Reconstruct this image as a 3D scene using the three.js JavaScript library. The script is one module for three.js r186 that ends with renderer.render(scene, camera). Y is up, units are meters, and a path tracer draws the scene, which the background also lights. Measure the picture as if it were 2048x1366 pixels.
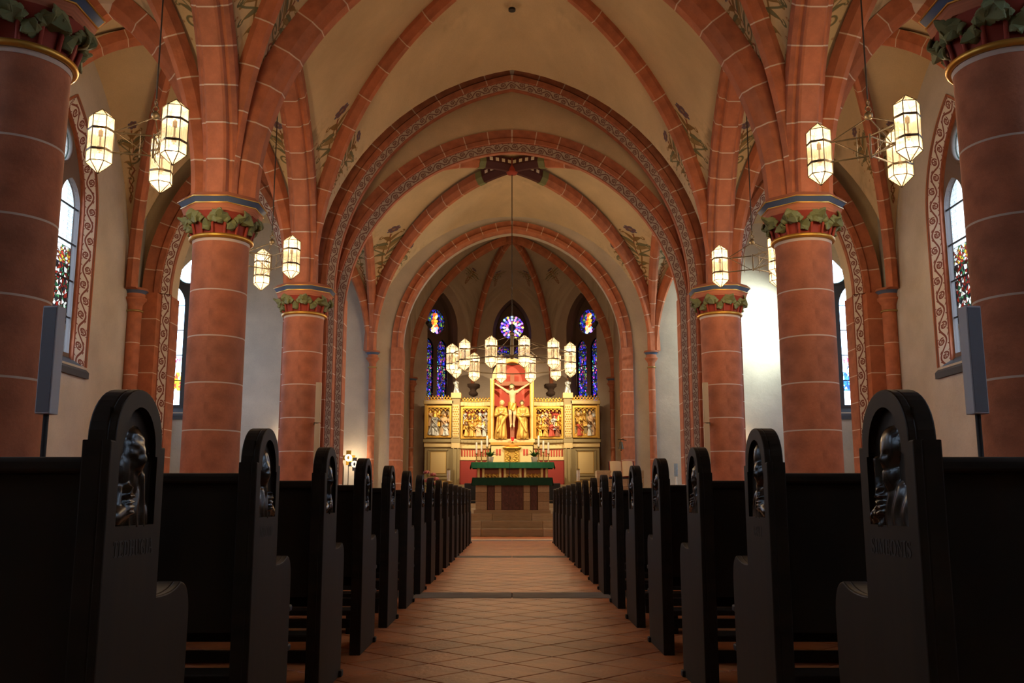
import * as THREE from 'three';
import { mergeGeometries, mergeVertices } from 'three/addons/utils/BufferGeometryUtils.js';
import { MarchingCubes } from 'three/addons/objects/MarchingCubes.js';
import { RoundedBoxGeometry } from 'three/addons/geometries/RoundedBoxGeometry.js';
import { TextGeometry } from 'three/addons/geometries/TextGeometry.js';
import { FontLoader } from 'three/addons/loaders/FontLoader.js';

// ---------------------------------------------------------------- camera, sky, exposure
const scene = new THREE.Scene();
const EYE = 0.82, TILT = 9.56 * Math.PI / 180;
const camera = new THREE.PerspectiveCamera(2 * Math.atan(683 / 1900) * 180 / Math.PI, 2048 / 1366, 0.05, 200);
camera.position.set(0, EYE, 0);
camera.lookAt(0, EYE + Math.tan(TILT), -1);
scene.background = new THREE.Color().setRGB(0.74, 0.93, 1.24);      // bright overcast sky outside the windows
scene.backgroundIntensity = 10.5;
const renderer = new THREE.WebGLRenderer({ antialias: true });
renderer.toneMapping = THREE.LinearToneMapping;
renderer.toneMappingExposure = 1.0;
renderer.shadowMap.enabled = true;

// ---------------------------------------------------------------- helpers
const V2 = (x, y) => new THREE.Vector2(x, y), V3 = (x, y, z) => new THREE.Vector3(x, y, z);
let seed = 7;
const rnd = () => { seed = (seed * 1664525 + 1013904223) >>> 0; return seed / 4294967296; };
const lerp = THREE.MathUtils.lerp, clamp = THREE.MathUtils.clamp, PI = Math.PI;
const sstep = (a, b, x) => { const t = clamp((x - a) / (b - a), 0, 1); return t * t * (3 - 2 * t); };
const taken = {};
function numbered(n) { const k = taken[n] = (taken[n] ?? -1) + 1; return k ? n + '_' + String(k).padStart(3, '0') : n; }
function part(name, geo, mat, parent) { const m = new THREE.Mesh(geo, mat); m.name = name; parent.add(m); return m; }
function thing(name, label, category, pos = [0, 0, 0], turn = 0, group, kind) {
  const g = new THREE.Group(); g.name = numbered(name); g.position.set(...pos); g.rotation.y = turn;
  g.userData = { label, category }; if (group) g.userData.group = group; if (kind) g.userData.kind = kind;
  scene.add(g); return g;
}
const structure = (name, label, category, pos, turn) => thing(name, label, category, pos, turn, undefined, 'structure');
// apply a matrix; turn the faces round where it mirrors
function xf(g, m) { g = g.index ? g.toNonIndexed() : g.clone(); g.applyMatrix4(m); if (m.determinant() < 0) for (const k of Object.keys(g.attributes)) { const a = g.attributes[k], n = a.itemSize, r = a.array; for (let i = 0; i < a.count; i += 3) for (let c = 0; c < n; c++) { const t = r[(i + 1) * n + c]; r[(i + 1) * n + c] = r[(i + 2) * n + c]; r[(i + 2) * n + c] = t; } } return g; }
function sub(name, parent) { const g = new THREE.Group(); g.name = name; parent.add(g); return g; }
const box = (w, h, d, x = 0, y = 0, z = 0) => new THREE.BoxGeometry(w, h, d).translate(x, y, z);
const rbox = (w, h, d, r, x = 0, y = 0, z = 0) => new RoundedBoxGeometry(w, h, d, 2, r).translate(x, y, z);
const cyl = (r0, r1, h, n = 16, x = 0, y = 0, z = 0, open = false) => new THREE.CylinderGeometry(r1, r0, h, n, 1, open).translate(x, y, z);
const ball = (r, x = 0, y = 0, z = 0, w = 16, h = 12) => new THREE.SphereGeometry(r, w, h).translate(x, y, z);
function rod(a, b, r, n = 8) {
  const A = V3(...a), D = V3(...b).sub(A), g = new THREE.CylinderGeometry(r, r, D.length(), n);
  g.applyQuaternion(new THREE.Quaternion().setFromUnitVectors(V3(0, 1, 0), D.clone().normalize()));
  return g.translate(A.x + D.x / 2, A.y + D.y / 2, A.z + D.z / 2);
}
const merge = (list) => mergeGeometries(list.map((g) => { const q = g.index ? g.toNonIndexed() : g; for (const k of Object.keys(q.attributes)) if (!['position', 'normal', 'uv'].includes(k)) q.deleteAttribute(k); return q; }));
const scaleUV = (g, u, v) => { const a = g.attributes.uv; for (let i = 0; i < a.count; i++) a.setXY(i, a.getX(i) * u, a.getY(i) * v); return g; };
const lathe = (pts, n = 24) => new THREE.LatheGeometry(pts.map((p) => V2(p[0], p[1])), n);
const extr = (shape, depth, seg = 12) => new THREE.ExtrudeGeometry(shape, { depth, bevelEnabled: false, curveSegments: seg });
const bevel = (shape, depth, b, seg = 10) => new THREE.ExtrudeGeometry(shape, { depth: depth - 2 * b, bevelEnabled: true, bevelThickness: b, bevelSize: b, bevelOffset: -b, bevelSegments: 2, curveSegments: seg }).translate(0, 0, b);
const poly = (pts) => new THREE.Shape(pts.map((p) => V2(p[0], p[1])));
function grid(nu, nv, f, uvf) {
  const p = [], uv = [], ix = [];
  for (let j = 0; j <= nv; j++) for (let i = 0; i <= nu; i++) { const u = i / nu, v = j / nv; p.push(...f(u, v)); uv.push(...(uvf ? uvf(u, v) : [u, v])); }
  for (let j = 0; j < nv; j++) for (let i = 0; i < nu; i++) { const a = j * (nu + 1) + i, b = a + 1, c = a + nu + 1, d = c + 1; ix.push(a, b, d, a, d, c); }
  const g = new THREE.BufferGeometry();
  g.setAttribute('position', new THREE.Float32BufferAttribute(p, 3)); g.setAttribute('uv', new THREE.Float32BufferAttribute(uv, 2)); g.setIndex(ix); g.computeVertexNormals();
  return g;
}
// sweep a profile (list of [side, out]) along a path t -> {p, n, s}; hard edges between the profile's faces, smooth along the path
function sweep(path, t0, t1, n, prof, caps = true) {
  const P = [], N = [], U = [], fr = [];
  let len = 0;
  for (let i = 0; i <= n; i++) { const f = path(lerp(t0, t1, i / n)); if (i) len += f.p.distanceTo(fr[i - 1].p); f.len = len; fr.push(f); }
  const at = (f, q) => V3().copy(f.p).addScaledVector(f.s, q[0]).addScaledVector(f.n, q[1]);
  let w = 0;
  for (let k = 0; k + 1 < prof.length; k++) {
    const a = prof[k], b = prof[k + 1], l = Math.hypot(b[0] - a[0], b[1] - a[1]) || 1e-6, e = [(b[1] - a[1]) / l, -(b[0] - a[0]) / l];
    for (let i = 0; i < n; i++) {
      const f = fr[i], g = fr[i + 1], q = [at(f, a), at(f, b), at(g, b), at(g, a)];
      const nf = V3().addScaledVector(f.s, e[0]).addScaledVector(f.n, e[1]), ng = V3().addScaledVector(g.s, e[0]).addScaledVector(g.n, e[1]);
      const uv = [[w, f.len], [w + l, f.len], [w + l, g.len], [w, g.len]], nn = [nf, nf, ng, ng];
      const gn = V3().crossVectors(V3().subVectors(q[1], q[0]), V3().subVectors(q[2], q[0])), back = gn.dot(nf) < 0;
      for (const j of back ? [0, 2, 1, 0, 3, 2] : [0, 1, 2, 0, 2, 3]) { P.push(q[j].x, q[j].y, q[j].z); N.push(nn[j].x, nn[j].y, nn[j].z); U.push(...uv[j]); }
    }
    w += l;
  }
  if (caps) for (const [f, sg] of [[fr[0], fr[0].p.clone().sub(fr[n].p)], [fr[n], fr[n].p.clone().sub(fr[0].p)]]) {
    const tg = V3().crossVectors(f.s, f.n); if (tg.dot(sg) < 0) tg.negate();
    const vs = prof.map((q) => at(f, q)), back = V3().crossVectors(V3().subVectors(vs[1], vs[0]), V3().subVectors(vs[2], vs[0])).dot(tg) < 0;
    for (let k = 1; k + 1 < prof.length; k++) for (const q of back ? [prof[0], prof[k + 1], prof[k]] : [prof[0], prof[k], prof[k + 1]]) { const v = at(f, q); P.push(v.x, v.y, v.z); N.push(tg.x, tg.y, tg.z); U.push(q[0], q[1]); }
  }
  const g = new THREE.BufferGeometry();
  g.setAttribute('position', new THREE.Float32BufferAttribute(P, 3)); g.setAttribute('normal', new THREE.Float32BufferAttribute(N, 3)); g.setAttribute('uv', new THREE.Float32BufferAttribute(U, 2));
  return g;
}
// pointed arch in a vertical plane: centre c at springing, horizontal direction h
function archPath(c, h, a, r, side) {
  const R = (a * a + r * r) / (2 * a), m = Math.acos((R - a) / R), s = side ?? V3().crossVectors(h, V3(0, 1, 0));
  return (t) => {
    const sg = t <= 0.5 ? -1 : 1, f = (t <= 0.5 ? 2 * t : 2 - 2 * t) * m, x = sg * (R * Math.cos(f) - (R - a)), y = R * Math.sin(f);
    return { p: V3().copy(c).addScaledVector(h, x).add(V3(0, y, 0)), n: V3().addScaledVector(h, sg * Math.cos(f)).add(V3(0, Math.sin(f), 0)), s };
  };
}
const archY = (x, a, r) => { const R = (a * a + r * r) / (2 * a), q = Math.min(Math.abs(x), a) + R - a; return Math.sqrt(Math.max(0, R * R - q * q)); };
// quarter-ellipse rib from springing S to crown C
function ribPath(S, C) {
  const D = V3(C.x - S.x, 0, C.z - S.z), L = D.length(), r = C.y - S.y; D.normalize();
  const s = V3().crossVectors(D, V3(0, 1, 0));
  if (r >= L) { const R = (L * L + r * r) / (2 * L), m = Math.acos(1 - L / R); return (t) => { const f = t * m; return { p: V3().copy(S).addScaledVector(D, R * (1 - Math.cos(f))).add(V3(0, R * Math.sin(f), 0)), n: V3().addScaledVector(D, -Math.cos(f)).add(V3(0, Math.sin(f), 0)), s }; }; }
  return (t) => {
    const f = t * PI / 2, n = V3().addScaledVector(D, -Math.cos(f) / L).add(V3(0, Math.sin(f) / r, 0)).normalize();
    return { p: V3().copy(S).addScaledVector(D, L * (1 - Math.cos(f))).add(V3(0, r * Math.sin(f), 0)), n, s };
  };
}
const linePath = (A, B, n, s) => (t) => ({ p: V3().lerpVectors(A, B, t), n, s });
const shrink = (prof, k) => { const cx = prof.reduce((q, p) => q + p[0], 0) / prof.length, cy = prof.reduce((q, p) => q + p[1], 0) / prof.length; return prof.map((p) => [cx + (p[0] - cx) * (1 - k), cy + (p[1] - cy) * (1 - k)]); };
// stones laid along a path with thin pale mortar joints between them
function stones(parent, path, count, prof, t0 = 0, t1 = 1, name = 'voussoir', mats = STONES, per = 4) {
  let len = 0; for (let i = 0; i < 24; i++) len += path(i / 24).p.distanceTo(path((i + 1) / 24).p);
  const gap = 0.011 / len;
  for (let i = 0; i < count; i++) {
    const a = lerp(t0, t1, i / count), b = lerp(t0, t1, (i + 1) / count);
    part(name, sweep(path, a + (i ? gap : 0), b - (i < count - 1 ? gap : 0), per, prof), mats[Math.floor(rnd() * mats.length)], parent);
    if (i) part('mortar_joint', sweep(path, a - gap * 1.02, a + gap * 1.02, 1, shrink(prof, 0.004), false), M.joint, parent);
  }
}
// ---------------------------------------------------------------- computed textures
const hash = (x, y, s) => { let h = Math.imul(x, 374761393) ^ Math.imul(y, 668265263) ^ Math.imul(s, 2246822519); h = Math.imul(h ^ (h >>> 13), 1274126177); return ((h ^ (h >>> 16)) >>> 0) / 4294967296; };
function vnoise(x, y, per, s) {
  const xi = Math.floor(x), yi = Math.floor(y), fx = x - xi, fy = y - yi, u = fx * fx * (3 - 2 * fx), v = fy * fy * (3 - 2 * fy), w = (q) => ((q % per) + per) % per;
  return lerp(lerp(hash(w(xi), w(yi), s), hash(w(xi + 1), w(yi), s), u), lerp(hash(w(xi), w(yi + 1), s), hash(w(xi + 1), w(yi + 1), s), u), v);
}
const fbm = (x, y, per, s, oct = 4) => { let a = 0, k = 0.5, t = 0; for (let i = 0; i < oct; i++) { a += k * vnoise(x * (1 << i), y * (1 << i), per << i, s + i); t += k; k *= 0.55; } return a / t; };
function dataTex(n, f, srgb = true, m = n) {
  const d = new Uint8Array(n * m * 4);
  for (let y = 0; y < m; y++) for (let x = 0; x < n; x++) { const c = f(x / n, y / m); d.set([c[0], c[1], c[2], 255], (y * n + x) * 4); }
  const t = new THREE.DataTexture(d, n, m); t.wrapS = t.wrapT = THREE.RepeatWrapping; t.magFilter = THREE.LinearFilter; t.minFilter = THREE.LinearMipmapLinearFilter;
  if (srgb) t.colorSpace = THREE.SRGBColorSpace; t.needsUpdate = true; return t;
}
function canvasTex(w, h, draw, wrap = THREE.RepeatWrapping) {
  const c = document.createElement('canvas'); c.width = w; c.height = h; draw(c.getContext('2d'), w, h);
  const t = new THREE.CanvasTexture(c); t.colorSpace = THREE.SRGBColorSpace; t.wrapS = t.wrapT = wrap; t.magFilter = THREE.LinearFilter; return t;
}
const grainTex = (base, amp, s, oct = 5, cell = 6) => dataTex(256, (u, v) => { const k = 1 + amp * (fbm(u * cell, v * cell, cell, s, oct) - 0.5) * 2 + amp * 0.5 * (hash(Math.round(u * 256), Math.round(v * 256), s) - 0.5); return base.map((c) => clamp(c * k, 0, 255)); });
const rep = (t, x, y = x) => { const q = t.clone(); q.repeat.set(x, y); q.needsUpdate = true; return q; };
const std = (o) => new THREE.MeshStandardMaterial({ side: THREE.DoubleSide, ...o });
const phys = (o) => new THREE.MeshPhysicalMaterial({ side: THREE.DoubleSide, ...o });
const tStone = grainTex([174, 105, 73], 0.15, 11), tWall = grainTex([194, 185, 170], 0.09, 23, 5, 4), tWood = dataTex(128, (u, v) => { const g = fbm(u * 24, v * 2, 24, 5, 3), k = 0.75 + 0.5 * g; return [41 * k, 29 * k, 16 * k]; }, true, 256);
const tBump = dataTex(256, (u, v) => { const k = 255 * fbm(u * 16, v * 16, 16, 31, 4); return [k, k, k]; }, false);
const tPlasterBump = rep(tBump, 0.7);
const M = {
  joint: std({ color: 0xd9c2ae, roughness: 0.9 }),
  wall: std({ map: rep(tWall, 0.4), roughness: 0.95, bumpMap: tPlasterBump, bumpScale: 0.004 }),
  gold: std({ color: 0xdaa84c, metalness: 0.75, roughness: 0.4 }),
  oldgold: std({ color: 0xc79a4a, metalness: 0.55, roughness: 0.5 }),
  blue: std({ color: 0x4f5f7c, roughness: 0.7 }),
  bellred: std({ color: 0x9a3a28, roughness: 0.8 }),
  leaf: std({ color: 0x767a4e, roughness: 0.7 }),
  iron: std({ color: 0x4a4136, metalness: 0.6, roughness: 0.5 }),
  brass: std({ color: 0xa8905c, metalness: 0.7, roughness: 0.4 }),
  wood: phys({ map: tWood, roughness: 0.56, specularIntensity: 0.45 }),
  carved: std({ map: tWood, roughness: 0.27 }),
  incised: std({ color: 0x150e09, roughness: 0.6 }),
  black: std({ color: 0x121214, roughness: 0.6 }),
  slate: std({ color: 0x4b4f55, roughness: 0.8 }),
  lead: std({ color: 0x202024, roughness: 0.7 }),
  tracery: std({ color: 0x6d5a50, roughness: 0.85 }),
  cream: std({ color: 0xdcbd82, roughness: 0.7 }),
  taupe: std({ color: 0xa08c62, roughness: 0.75 }),
  flesh: std({ color: 0xd8b083, roughness: 0.6 }),
  redpaint: std({ color: 0xb5452f, roughness: 0.7 }),
  deepred: std({ color: 0x8e2c22, roughness: 0.8 }),
  silver: std({ color: 0xc3c0b8, metalness: 0.5, roughness: 0.45 }),
  crosswood: std({ color: 0x8c5236, roughness: 0.7 }),
  green: std({ color: 0x17442e, roughness: 0.95 }),
  plant: std({ color: 0x3c6a2c, roughness: 0.8 }),
  white: std({ color: 0xe8e2d6, roughness: 0.6 }),
  wax: std({ color: 0xece4d2, roughness: 0.5 }),
  speaker: std({ color: 0xb4b4b8, roughness: 0.6 }),
  speakerCream: std({ color: 0xb9a07c, roughness: 0.65 }),
  page: std({ color: 0xd9c29a, roughness: 0.9 }),
};
const STONES = [[1, 1, 1], [0.92, 0.95, 0.98], [1.06, 1.02, 0.98]].map((k) => std({ map: tStone, color: new THREE.Color(...k), roughness: 0.85, bumpMap: rep(tBump, 2), bumpScale: 0.003 }));
const SAND = [0xb59c78, 0xa98f6c, 0xbfa682].map((c) => std({ map: rep(grainTex([250, 250, 250], 0.1, 41), 1.5), color: c, roughness: 0.85 }));
// ---------------------------------------------------------------- painted plaster and borders
// a scrolled plant in the painter's colours, drawn upward from (0,0) in metres
function scrollPlant(g, h) {
  g.lineCap = 'round'; g.lineJoin = 'round';
  const tone = ['#7a5c32', '#66664c', '#86432e', '#8a7448'], U = h / 2.4;
  const path = (f, n, col, lw) => { g.strokeStyle = col; g.lineWidth = lw * U; g.beginPath(); for (let i = 0; i <= n; i++) { const p = f(i / n); g[i ? 'lineTo' : 'moveTo'](p[0] * U, p[1] * U); } g.stroke(); };
  const curl = (x, y, r, d, a0, col, lw, turns = 6.6) => path((t) => { const q = r * (1 - 0.86 * t), a = a0 + d * t * turns; return [x + q * Math.cos(a), y + q * Math.sin(a)]; }, 34, col, lw);
  const leaf = (x, y, l, a, col, bend = 1) => { g.save(); g.translate(x * U, y * U); g.rotate(a); g.scale(U, U * bend); g.fillStyle = col; g.beginPath(); g.moveTo(0, 0); g.bezierCurveTo(l * 0.2, l * 0.34, l * 0.7, l * 0.36, l, l * 0.02); g.bezierCurveTo(l * 0.8, l * 0.1, l * 0.45, -l * 0.06, 0, 0); g.fill(); g.strokeStyle = tone[0]; g.lineWidth = 0.008; g.stroke(); g.restore(); };
  for (const e of [-1, 1]) path((t) => [e * (0.018 + 0.045 * t) * Math.sin(t * 13), t * 1.02], 60, e > 0 ? tone[0] : tone[2], 0.024);      // twisted stem
  for (let k = 0; k < 7; k++) { const y = 0.12 + k * 0.13, e = k % 2 ? 1 : -1; leaf(0, y, 0.06 + 0.014 * k, e > 0 ? 0.7 : PI - 0.7, tone[k % 3], e); }
  curl(0.07, 1.17, 0.13, 1, -PI * 0.75, tone[1], 0.034); curl(0.07, 1.17, 0.1, 1, -PI * 0.75, tone[3], 0.014); leaf(-0.02, 1.0, 0.22, PI * 0.7, tone[1], -1); leaf(-0.03, 1.1, 0.16, PI * 0.86, tone[3], -1);
  path((t) => [-0.05 * Math.sin(t * PI) - 0.01, 1.02 + t * 0.95], 20, tone[0], 0.026); path((t) => [0.03 * Math.sin(t * PI * 1.4), 1.28 + t * 0.7], 20, tone[2], 0.018);
  for (const e of [-1, 1]) {
    for (const [y, l, a, c] of [[1.3, 0.26, 0.55, 1], [1.48, 0.32, 0.75, 3], [1.62, 0.3, 0.5, 1], [1.74, 0.26, 0.95, 0]]) { const A = e > 0 ? a : PI - a; leaf(e * 0.01, y, l, A, tone[c], e); curl(e * l * Math.cos(a) * 1.02, y + l * Math.sin(a), 0.05, -e, e > 0 ? PI * 0.4 : PI * 0.6, tone[c], 0.022, 5); }
    path((t) => [e * (0.02 + 0.26 * Math.sin(t * PI / 2)), 1.35 + 0.62 * t - 0.2 * t * t], 20, tone[1], 0.02); curl(e * 0.24, 1.78, 0.07, -e, e > 0 ? 0 : PI, tone[1], 0.022);
  }
  g.fillStyle = '#4f5670'; for (let k = 0; k < 7; k++) { const a = k * 2 * PI / 7; g.beginPath(); g.ellipse(0.055 * U * Math.cos(a), U * (2.12 + 0.06 * Math.sin(a)), 0.055 * U, 0.04 * U, a, 0, 7); g.fill(); }
  g.strokeStyle = tone[2]; g.lineWidth = 0.01 * U; for (let k = 0; k < 7; k++) { const a = k * 2 * PI / 7; g.beginPath(); g.arc(0.05 * U * Math.cos(a), U * (2.12 + 0.055 * Math.sin(a)), 0.035 * U, 0, 7); g.stroke(); }
  g.fillStyle = '#8b7a62'; g.beginPath(); g.arc(0, 2.12 * U, 0.03 * U, 0, 7); g.fill();
  g.strokeStyle = '#9a6a4c'; g.lineWidth = 0.012 * U; for (let k = 0; k < 9; k++) { const e = k % 2 ? 1 : -1; g.beginPath(); g.arc(e * (0.17 + 0.022 * k) * U, U * (0.62 + 0.16 * k), 0.016 * U, 0, 7); g.stroke(); }
}
// plaster of a vault wedge, 4 m x 8 m, springing at the bottom middle
function vaultTex(base, plant, y0, sx, w = 768, hh = 1536, dim = 0.16) {
  return canvasTex(w, hh, (g) => {
    const im = g.createImageData(w, hh);
    for (let y = 0; y < hh; y++) for (let x = 0; x < w; x++) {
      const u = x / w, v = y / hh, k = 1 + dim * (fbm(u * 6, v * 12, 12, 61, 5) - 0.5) - 0.2 * sstep(0.58, 0.82, fbm(u * 3, v * 6, 6, 77, 5)) * sstep(0.3, 0.75, fbm(u * 24, v * 48, 48, 78, 3)) + 0.05 * (hash(x, y, 3) - 0.5);
      im.data.set([base[0] * k, base[1] * k, base[2] * k, 255], (y * w + x) * 4);
    }
    g.putImageData(im, 0, 0);
    if (plant) { g.save(); g.translate(w / 2, hh * (1 - y0 / 8)); g.scale(w / 4 * sx, -hh / 8); g.globalAlpha = 0.9; scrollPlant(g, plant); g.restore(); }
  }, THREE.MirroredRepeatWrapping);
}
const CREAM = [204, 180, 142];
M.vaultWide = std({ map: vaultTex(CREAM, 2.5, 1.7, 1.9), roughness: 0.95, bumpMap: tPlasterBump, bumpScale: 0.004 });
M.vaultSlim = std({ map: vaultTex(CREAM, 1.9, 1.9, 1.3, 512, 1024), roughness: 0.95, bumpMap: tPlasterBump, bumpScale: 0.004 });
M.vaultPlain = std({ map: vaultTex(CREAM, 0, 0, 1, 256, 512), roughness: 0.95 });
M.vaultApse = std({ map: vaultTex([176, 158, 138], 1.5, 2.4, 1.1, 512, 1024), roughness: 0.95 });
// red vine on a pale band, edged in red: one repeat is 1 m long, the band fills the width
function vine(w, h, bg, ink, edge, thick = 1) {
  return canvasTex(w, h, (g) => {
    g.fillStyle = edge; g.fillRect(0, 0, w, h); g.fillStyle = bg; g.fillRect(w * 0.1, 0, w * 0.8, h);
    g.strokeStyle = ink; g.lineCap = 'round'; g.lineWidth = w * 0.045 * thick;
    const X = (t) => w * (0.5 + 0.24 * Math.sin(t * 2 * PI));
    g.lineWidth = w * 0.06 * thick; g.beginPath(); for (let i = -2; i <= 42; i++) g[i > -2 ? 'lineTo' : 'moveTo'](X(i / 40), i / 40 * h); g.stroke();
    const blade = (x, y, l, a) => { g.save(); g.translate(x, y); g.rotate(a); g.fillStyle = ink; g.beginPath(); g.moveTo(0, 0); g.quadraticCurveTo(l * 0.4, l * 0.4, l, l * 0.1); g.quadraticCurveTo(l * 0.5, -l * 0.12, 0, 0); g.fill(); g.restore(); };
    for (const k of [-1, 0, 1]) for (const [c, d] of [[0.25, -1], [0.75, 1]]) {
      const y = (c + k) * h, x = w * (0.5 + 0.1 * d);
      g.lineWidth = w * 0.05 * thick; g.beginPath(); for (let i = 0; i <= 30; i++) { const t = i / 30, q = w * 0.27 * (1 - 0.62 * t), a = (d > 0 ? 0 : PI) - d * 1.9 + d * t * 6.6; g[i ? 'lineTo' : 'moveTo'](x + q * Math.cos(a), y + q * 0.92 * Math.sin(a)); } g.stroke();
      for (let j = 0; j < 5; j++) { const a = j * 1.2566 + d; blade(x, y, w * 0.24, a); }
      for (const q of [-1, 1]) { blade(w * (0.5 - 0.3 * d), y + q * h * 0.11, w * 0.27, q > 0 ? 0.6 : -1.2); blade(x + d * w * 0.2, y + q * h * 0.13, w * 0.22, d > 0 ? q * 0.5 : PI + q * 0.5); }
    }
  });
}
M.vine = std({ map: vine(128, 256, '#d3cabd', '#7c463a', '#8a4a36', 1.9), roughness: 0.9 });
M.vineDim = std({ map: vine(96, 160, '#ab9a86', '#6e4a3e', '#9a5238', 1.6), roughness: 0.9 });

// ---------------------------------------------------------------- stained glass (what the panes are made of)
function glassTex(draw, w = 192, h = 768) { const t = canvasTex(w, h, draw, THREE.ClampToEdgeWrapping); return t; }
function shards(g, x, y, w, h, n, cols, lead = '#181818', lw = 1.2) {      // many little leaded pieces
  const c = w / n, m = Math.round(h / c);
  const P = (i, j) => [x + w * clamp((i + (i > 0 && i < n ? rnd() - 0.5 : 0)) / n, 0, 1), y + h * clamp((j + (j > 0 && j < m ? rnd() - 0.5 : 0)) / m, 0, 1)];
  const pts = []; for (let j = 0; j <= m; j++) { pts.push([]); for (let i = 0; i <= n; i++) pts[j].push(P(i, j)); }
  for (let j = 0; j < m; j++) for (let i = 0; i < n; i++) {
    const q = [pts[j][i], pts[j][i + 1], pts[j + 1][i + 1], pts[j + 1][i]];
    for (const tri of rnd() < 0.5 ? [[0, 1, 2], [0, 2, 3]] : [[0, 1, 3], [1, 2, 3]]) {
      g.fillStyle = cols[Math.floor(rnd() * cols.length)]; g.strokeStyle = lead; g.lineWidth = lw; g.beginPath(); tri.forEach((k, a) => g[a ? 'lineTo' : 'moveTo'](...q[k])); g.closePath(); g.fill(); g.stroke();
    }
  }
}
function paleWindow(kind) {
  return (g, w, h) => {
    g.fillStyle = '#dfe9ee'; g.fillRect(0, 0, w, h);
    g.strokeStyle = '#8fa3ae'; g.lineWidth = 1; for (let i = 1; i < 6; i++) { g.beginPath(); g.moveTo(w * i / 6, 0); g.lineTo(w * i / 6, h); g.stroke(); } for (let j = 1; j < 40; j++) { g.beginPath(); g.moveTo(0, h * j / 40); g.lineTo(w, h * j / 40); g.stroke(); }
    g.fillStyle = '#7f95a6'; for (let j = 0; j < 20; j++) for (let i = 0; i < 4; i++) if (hash(i, j, 5) < 0.5) { g.beginPath(); g.arc(w * (0.2 + 0.2 * i), h * (0.04 + j * 0.025), 3, 0, 7); g.fill(); g.fillRect(w * (0.2 + 0.2 * i) - 1, h * (0.04 + j * 0.025), 2, 10); }
    g.fillStyle = '#c7dbe6'; g.fillRect(0, 0, w * 0.12, h); g.fillRect(w * 0.88, 0, w * 0.12, h);
    if (kind === 0) {      // two standing figures under a canopy
      shards(g, w * 0.15, h * 0.40, w * 0.7, h * 0.10, 8, ['#a03028', '#dfe6e0', '#3a6a48', '#c8a030', '#e8ecec', '#6a2a20']);
      shards(g, w * 0.12, h * 0.50, w * 0.76, h * 0.33, 9, ['#38140f', '#7a1c16', '#1c4a30', '#2a1a18', '#d8d0c0', '#3f7a50', '#20202c', '#8a2418', '#e4e4dc', '#151515']);
      g.fillStyle = '#c79a2e'; g.fillRect(w * 0.12, h * 0.84, w * 0.76, h * 0.025);
    } else {
      shards(g, w * 0.1, h * 0.60, w * 0.8, h * 0.05, 10, ['#e8e8f0', '#d02848', '#e46070', '#f0f0f4']);
      shards(g, w * 0.1, h * 0.66, w * 0.8, h * 0.06, 8, ['#e8ecf4', '#a8b8d8', '#e0e8f4', '#40508a']);
      shards(g, 0, h * 0.73, w * 0.55, h * 0.15, 6, ['#2050b0', '#e8e8e4', '#3a78c8', '#4aa060', '#203a70']);
      shards(g, w * 0.5, h * 0.73, w * 0.5, h * 0.15, 5, ['#e0a818', '#c87818', '#e8c840', '#d8301c', '#e8e0c0']);
    }
  };
}
const gem = ['#0c0a18', '#141040', '#281a70', '#1a1450', '#0a0a12', '#3a1c80', '#0c0a10', '#5a1430', '#123a30', '#0b0b14', '#23308a', '#0a0908', '#6a1c28', '#141418', '#4a3a10', '#0d0c16', '#2a1a5a', '#5a6a20'];
const deepWindow = (g, w, h) => {
  shards(g, 0, 0, w, h, 11, gem, '#050508', 2.4);
  for (let k = 0; k < 70; k++) { g.fillStyle = ['#d03050', '#4050e0', '#e8c040', '#40a0c0', '#c040a0', '#e8e0e0', '#38a060', '#7040d0', '#e03030'][Math.floor(rnd() * 9)]; g.beginPath(); g.ellipse(rnd() * w, h * (0.2 + 0.8 * rnd()), 3 + 5 * rnd(), 3 + 7 * rnd(), rnd() * 3, 0, 7); g.fill(); }
};
const roseWindow = (g, w, h) => {
  shards(g, 0, 0, w, h, 12, gem, '#060608', 2);
  const c = ['#f0f0f4', '#80e0e0', '#e8d040', '#e84040', '#b060f0', '#f0a030', '#e8f0e0', '#5040e0', '#f06080', '#6030d0'];
  for (let k = 0; k < 16; k++) for (let j = 0; j < 3; j++) { const a = k / 16 * 2 * PI, r = w * (0.2 + 0.11 * j); g.fillStyle = c[Math.floor(rnd() * c.length)]; g.beginPath(); g.ellipse(w / 2 + r * Math.cos(a), h / 2 + r * Math.sin(a), w * 0.055, w * 0.04, a, 0, 7); g.fill(); }
  g.fillStyle = '#08080a'; g.beginPath(); g.arc(w / 2, h / 2, w * 0.12, 0, 7); g.fill();
};
const sunFigure = (g, w, h) => {
  shards(g, 0, 0, w, h, 10, gem, '#060608', 2);
  const c = ['#e86018', '#f08020', '#e84018', '#f0b060', '#c070e0', '#4080e0', '#e8f0f0'];
  for (let k = 0; k < 60; k++) { const t = rnd(); g.fillStyle = c[Math.floor(rnd() * (t > 0.75 ? 7 : 4))]; g.beginPath(); g.ellipse(w * (0.5 + 0.16 * (rnd() - 0.5) * (1 + t)), h * (0.2 + 0.7 * t), w * 0.05, w * 0.07, rnd() * 3, 0, 7); g.fill(); }
};
const pane = (t, k = 1) => phys({ map: t, color: new THREE.Color().setRGB(k, k, k), transmission: 1, roughness: 0, thickness: 0, ior: 1.2 });
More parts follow.
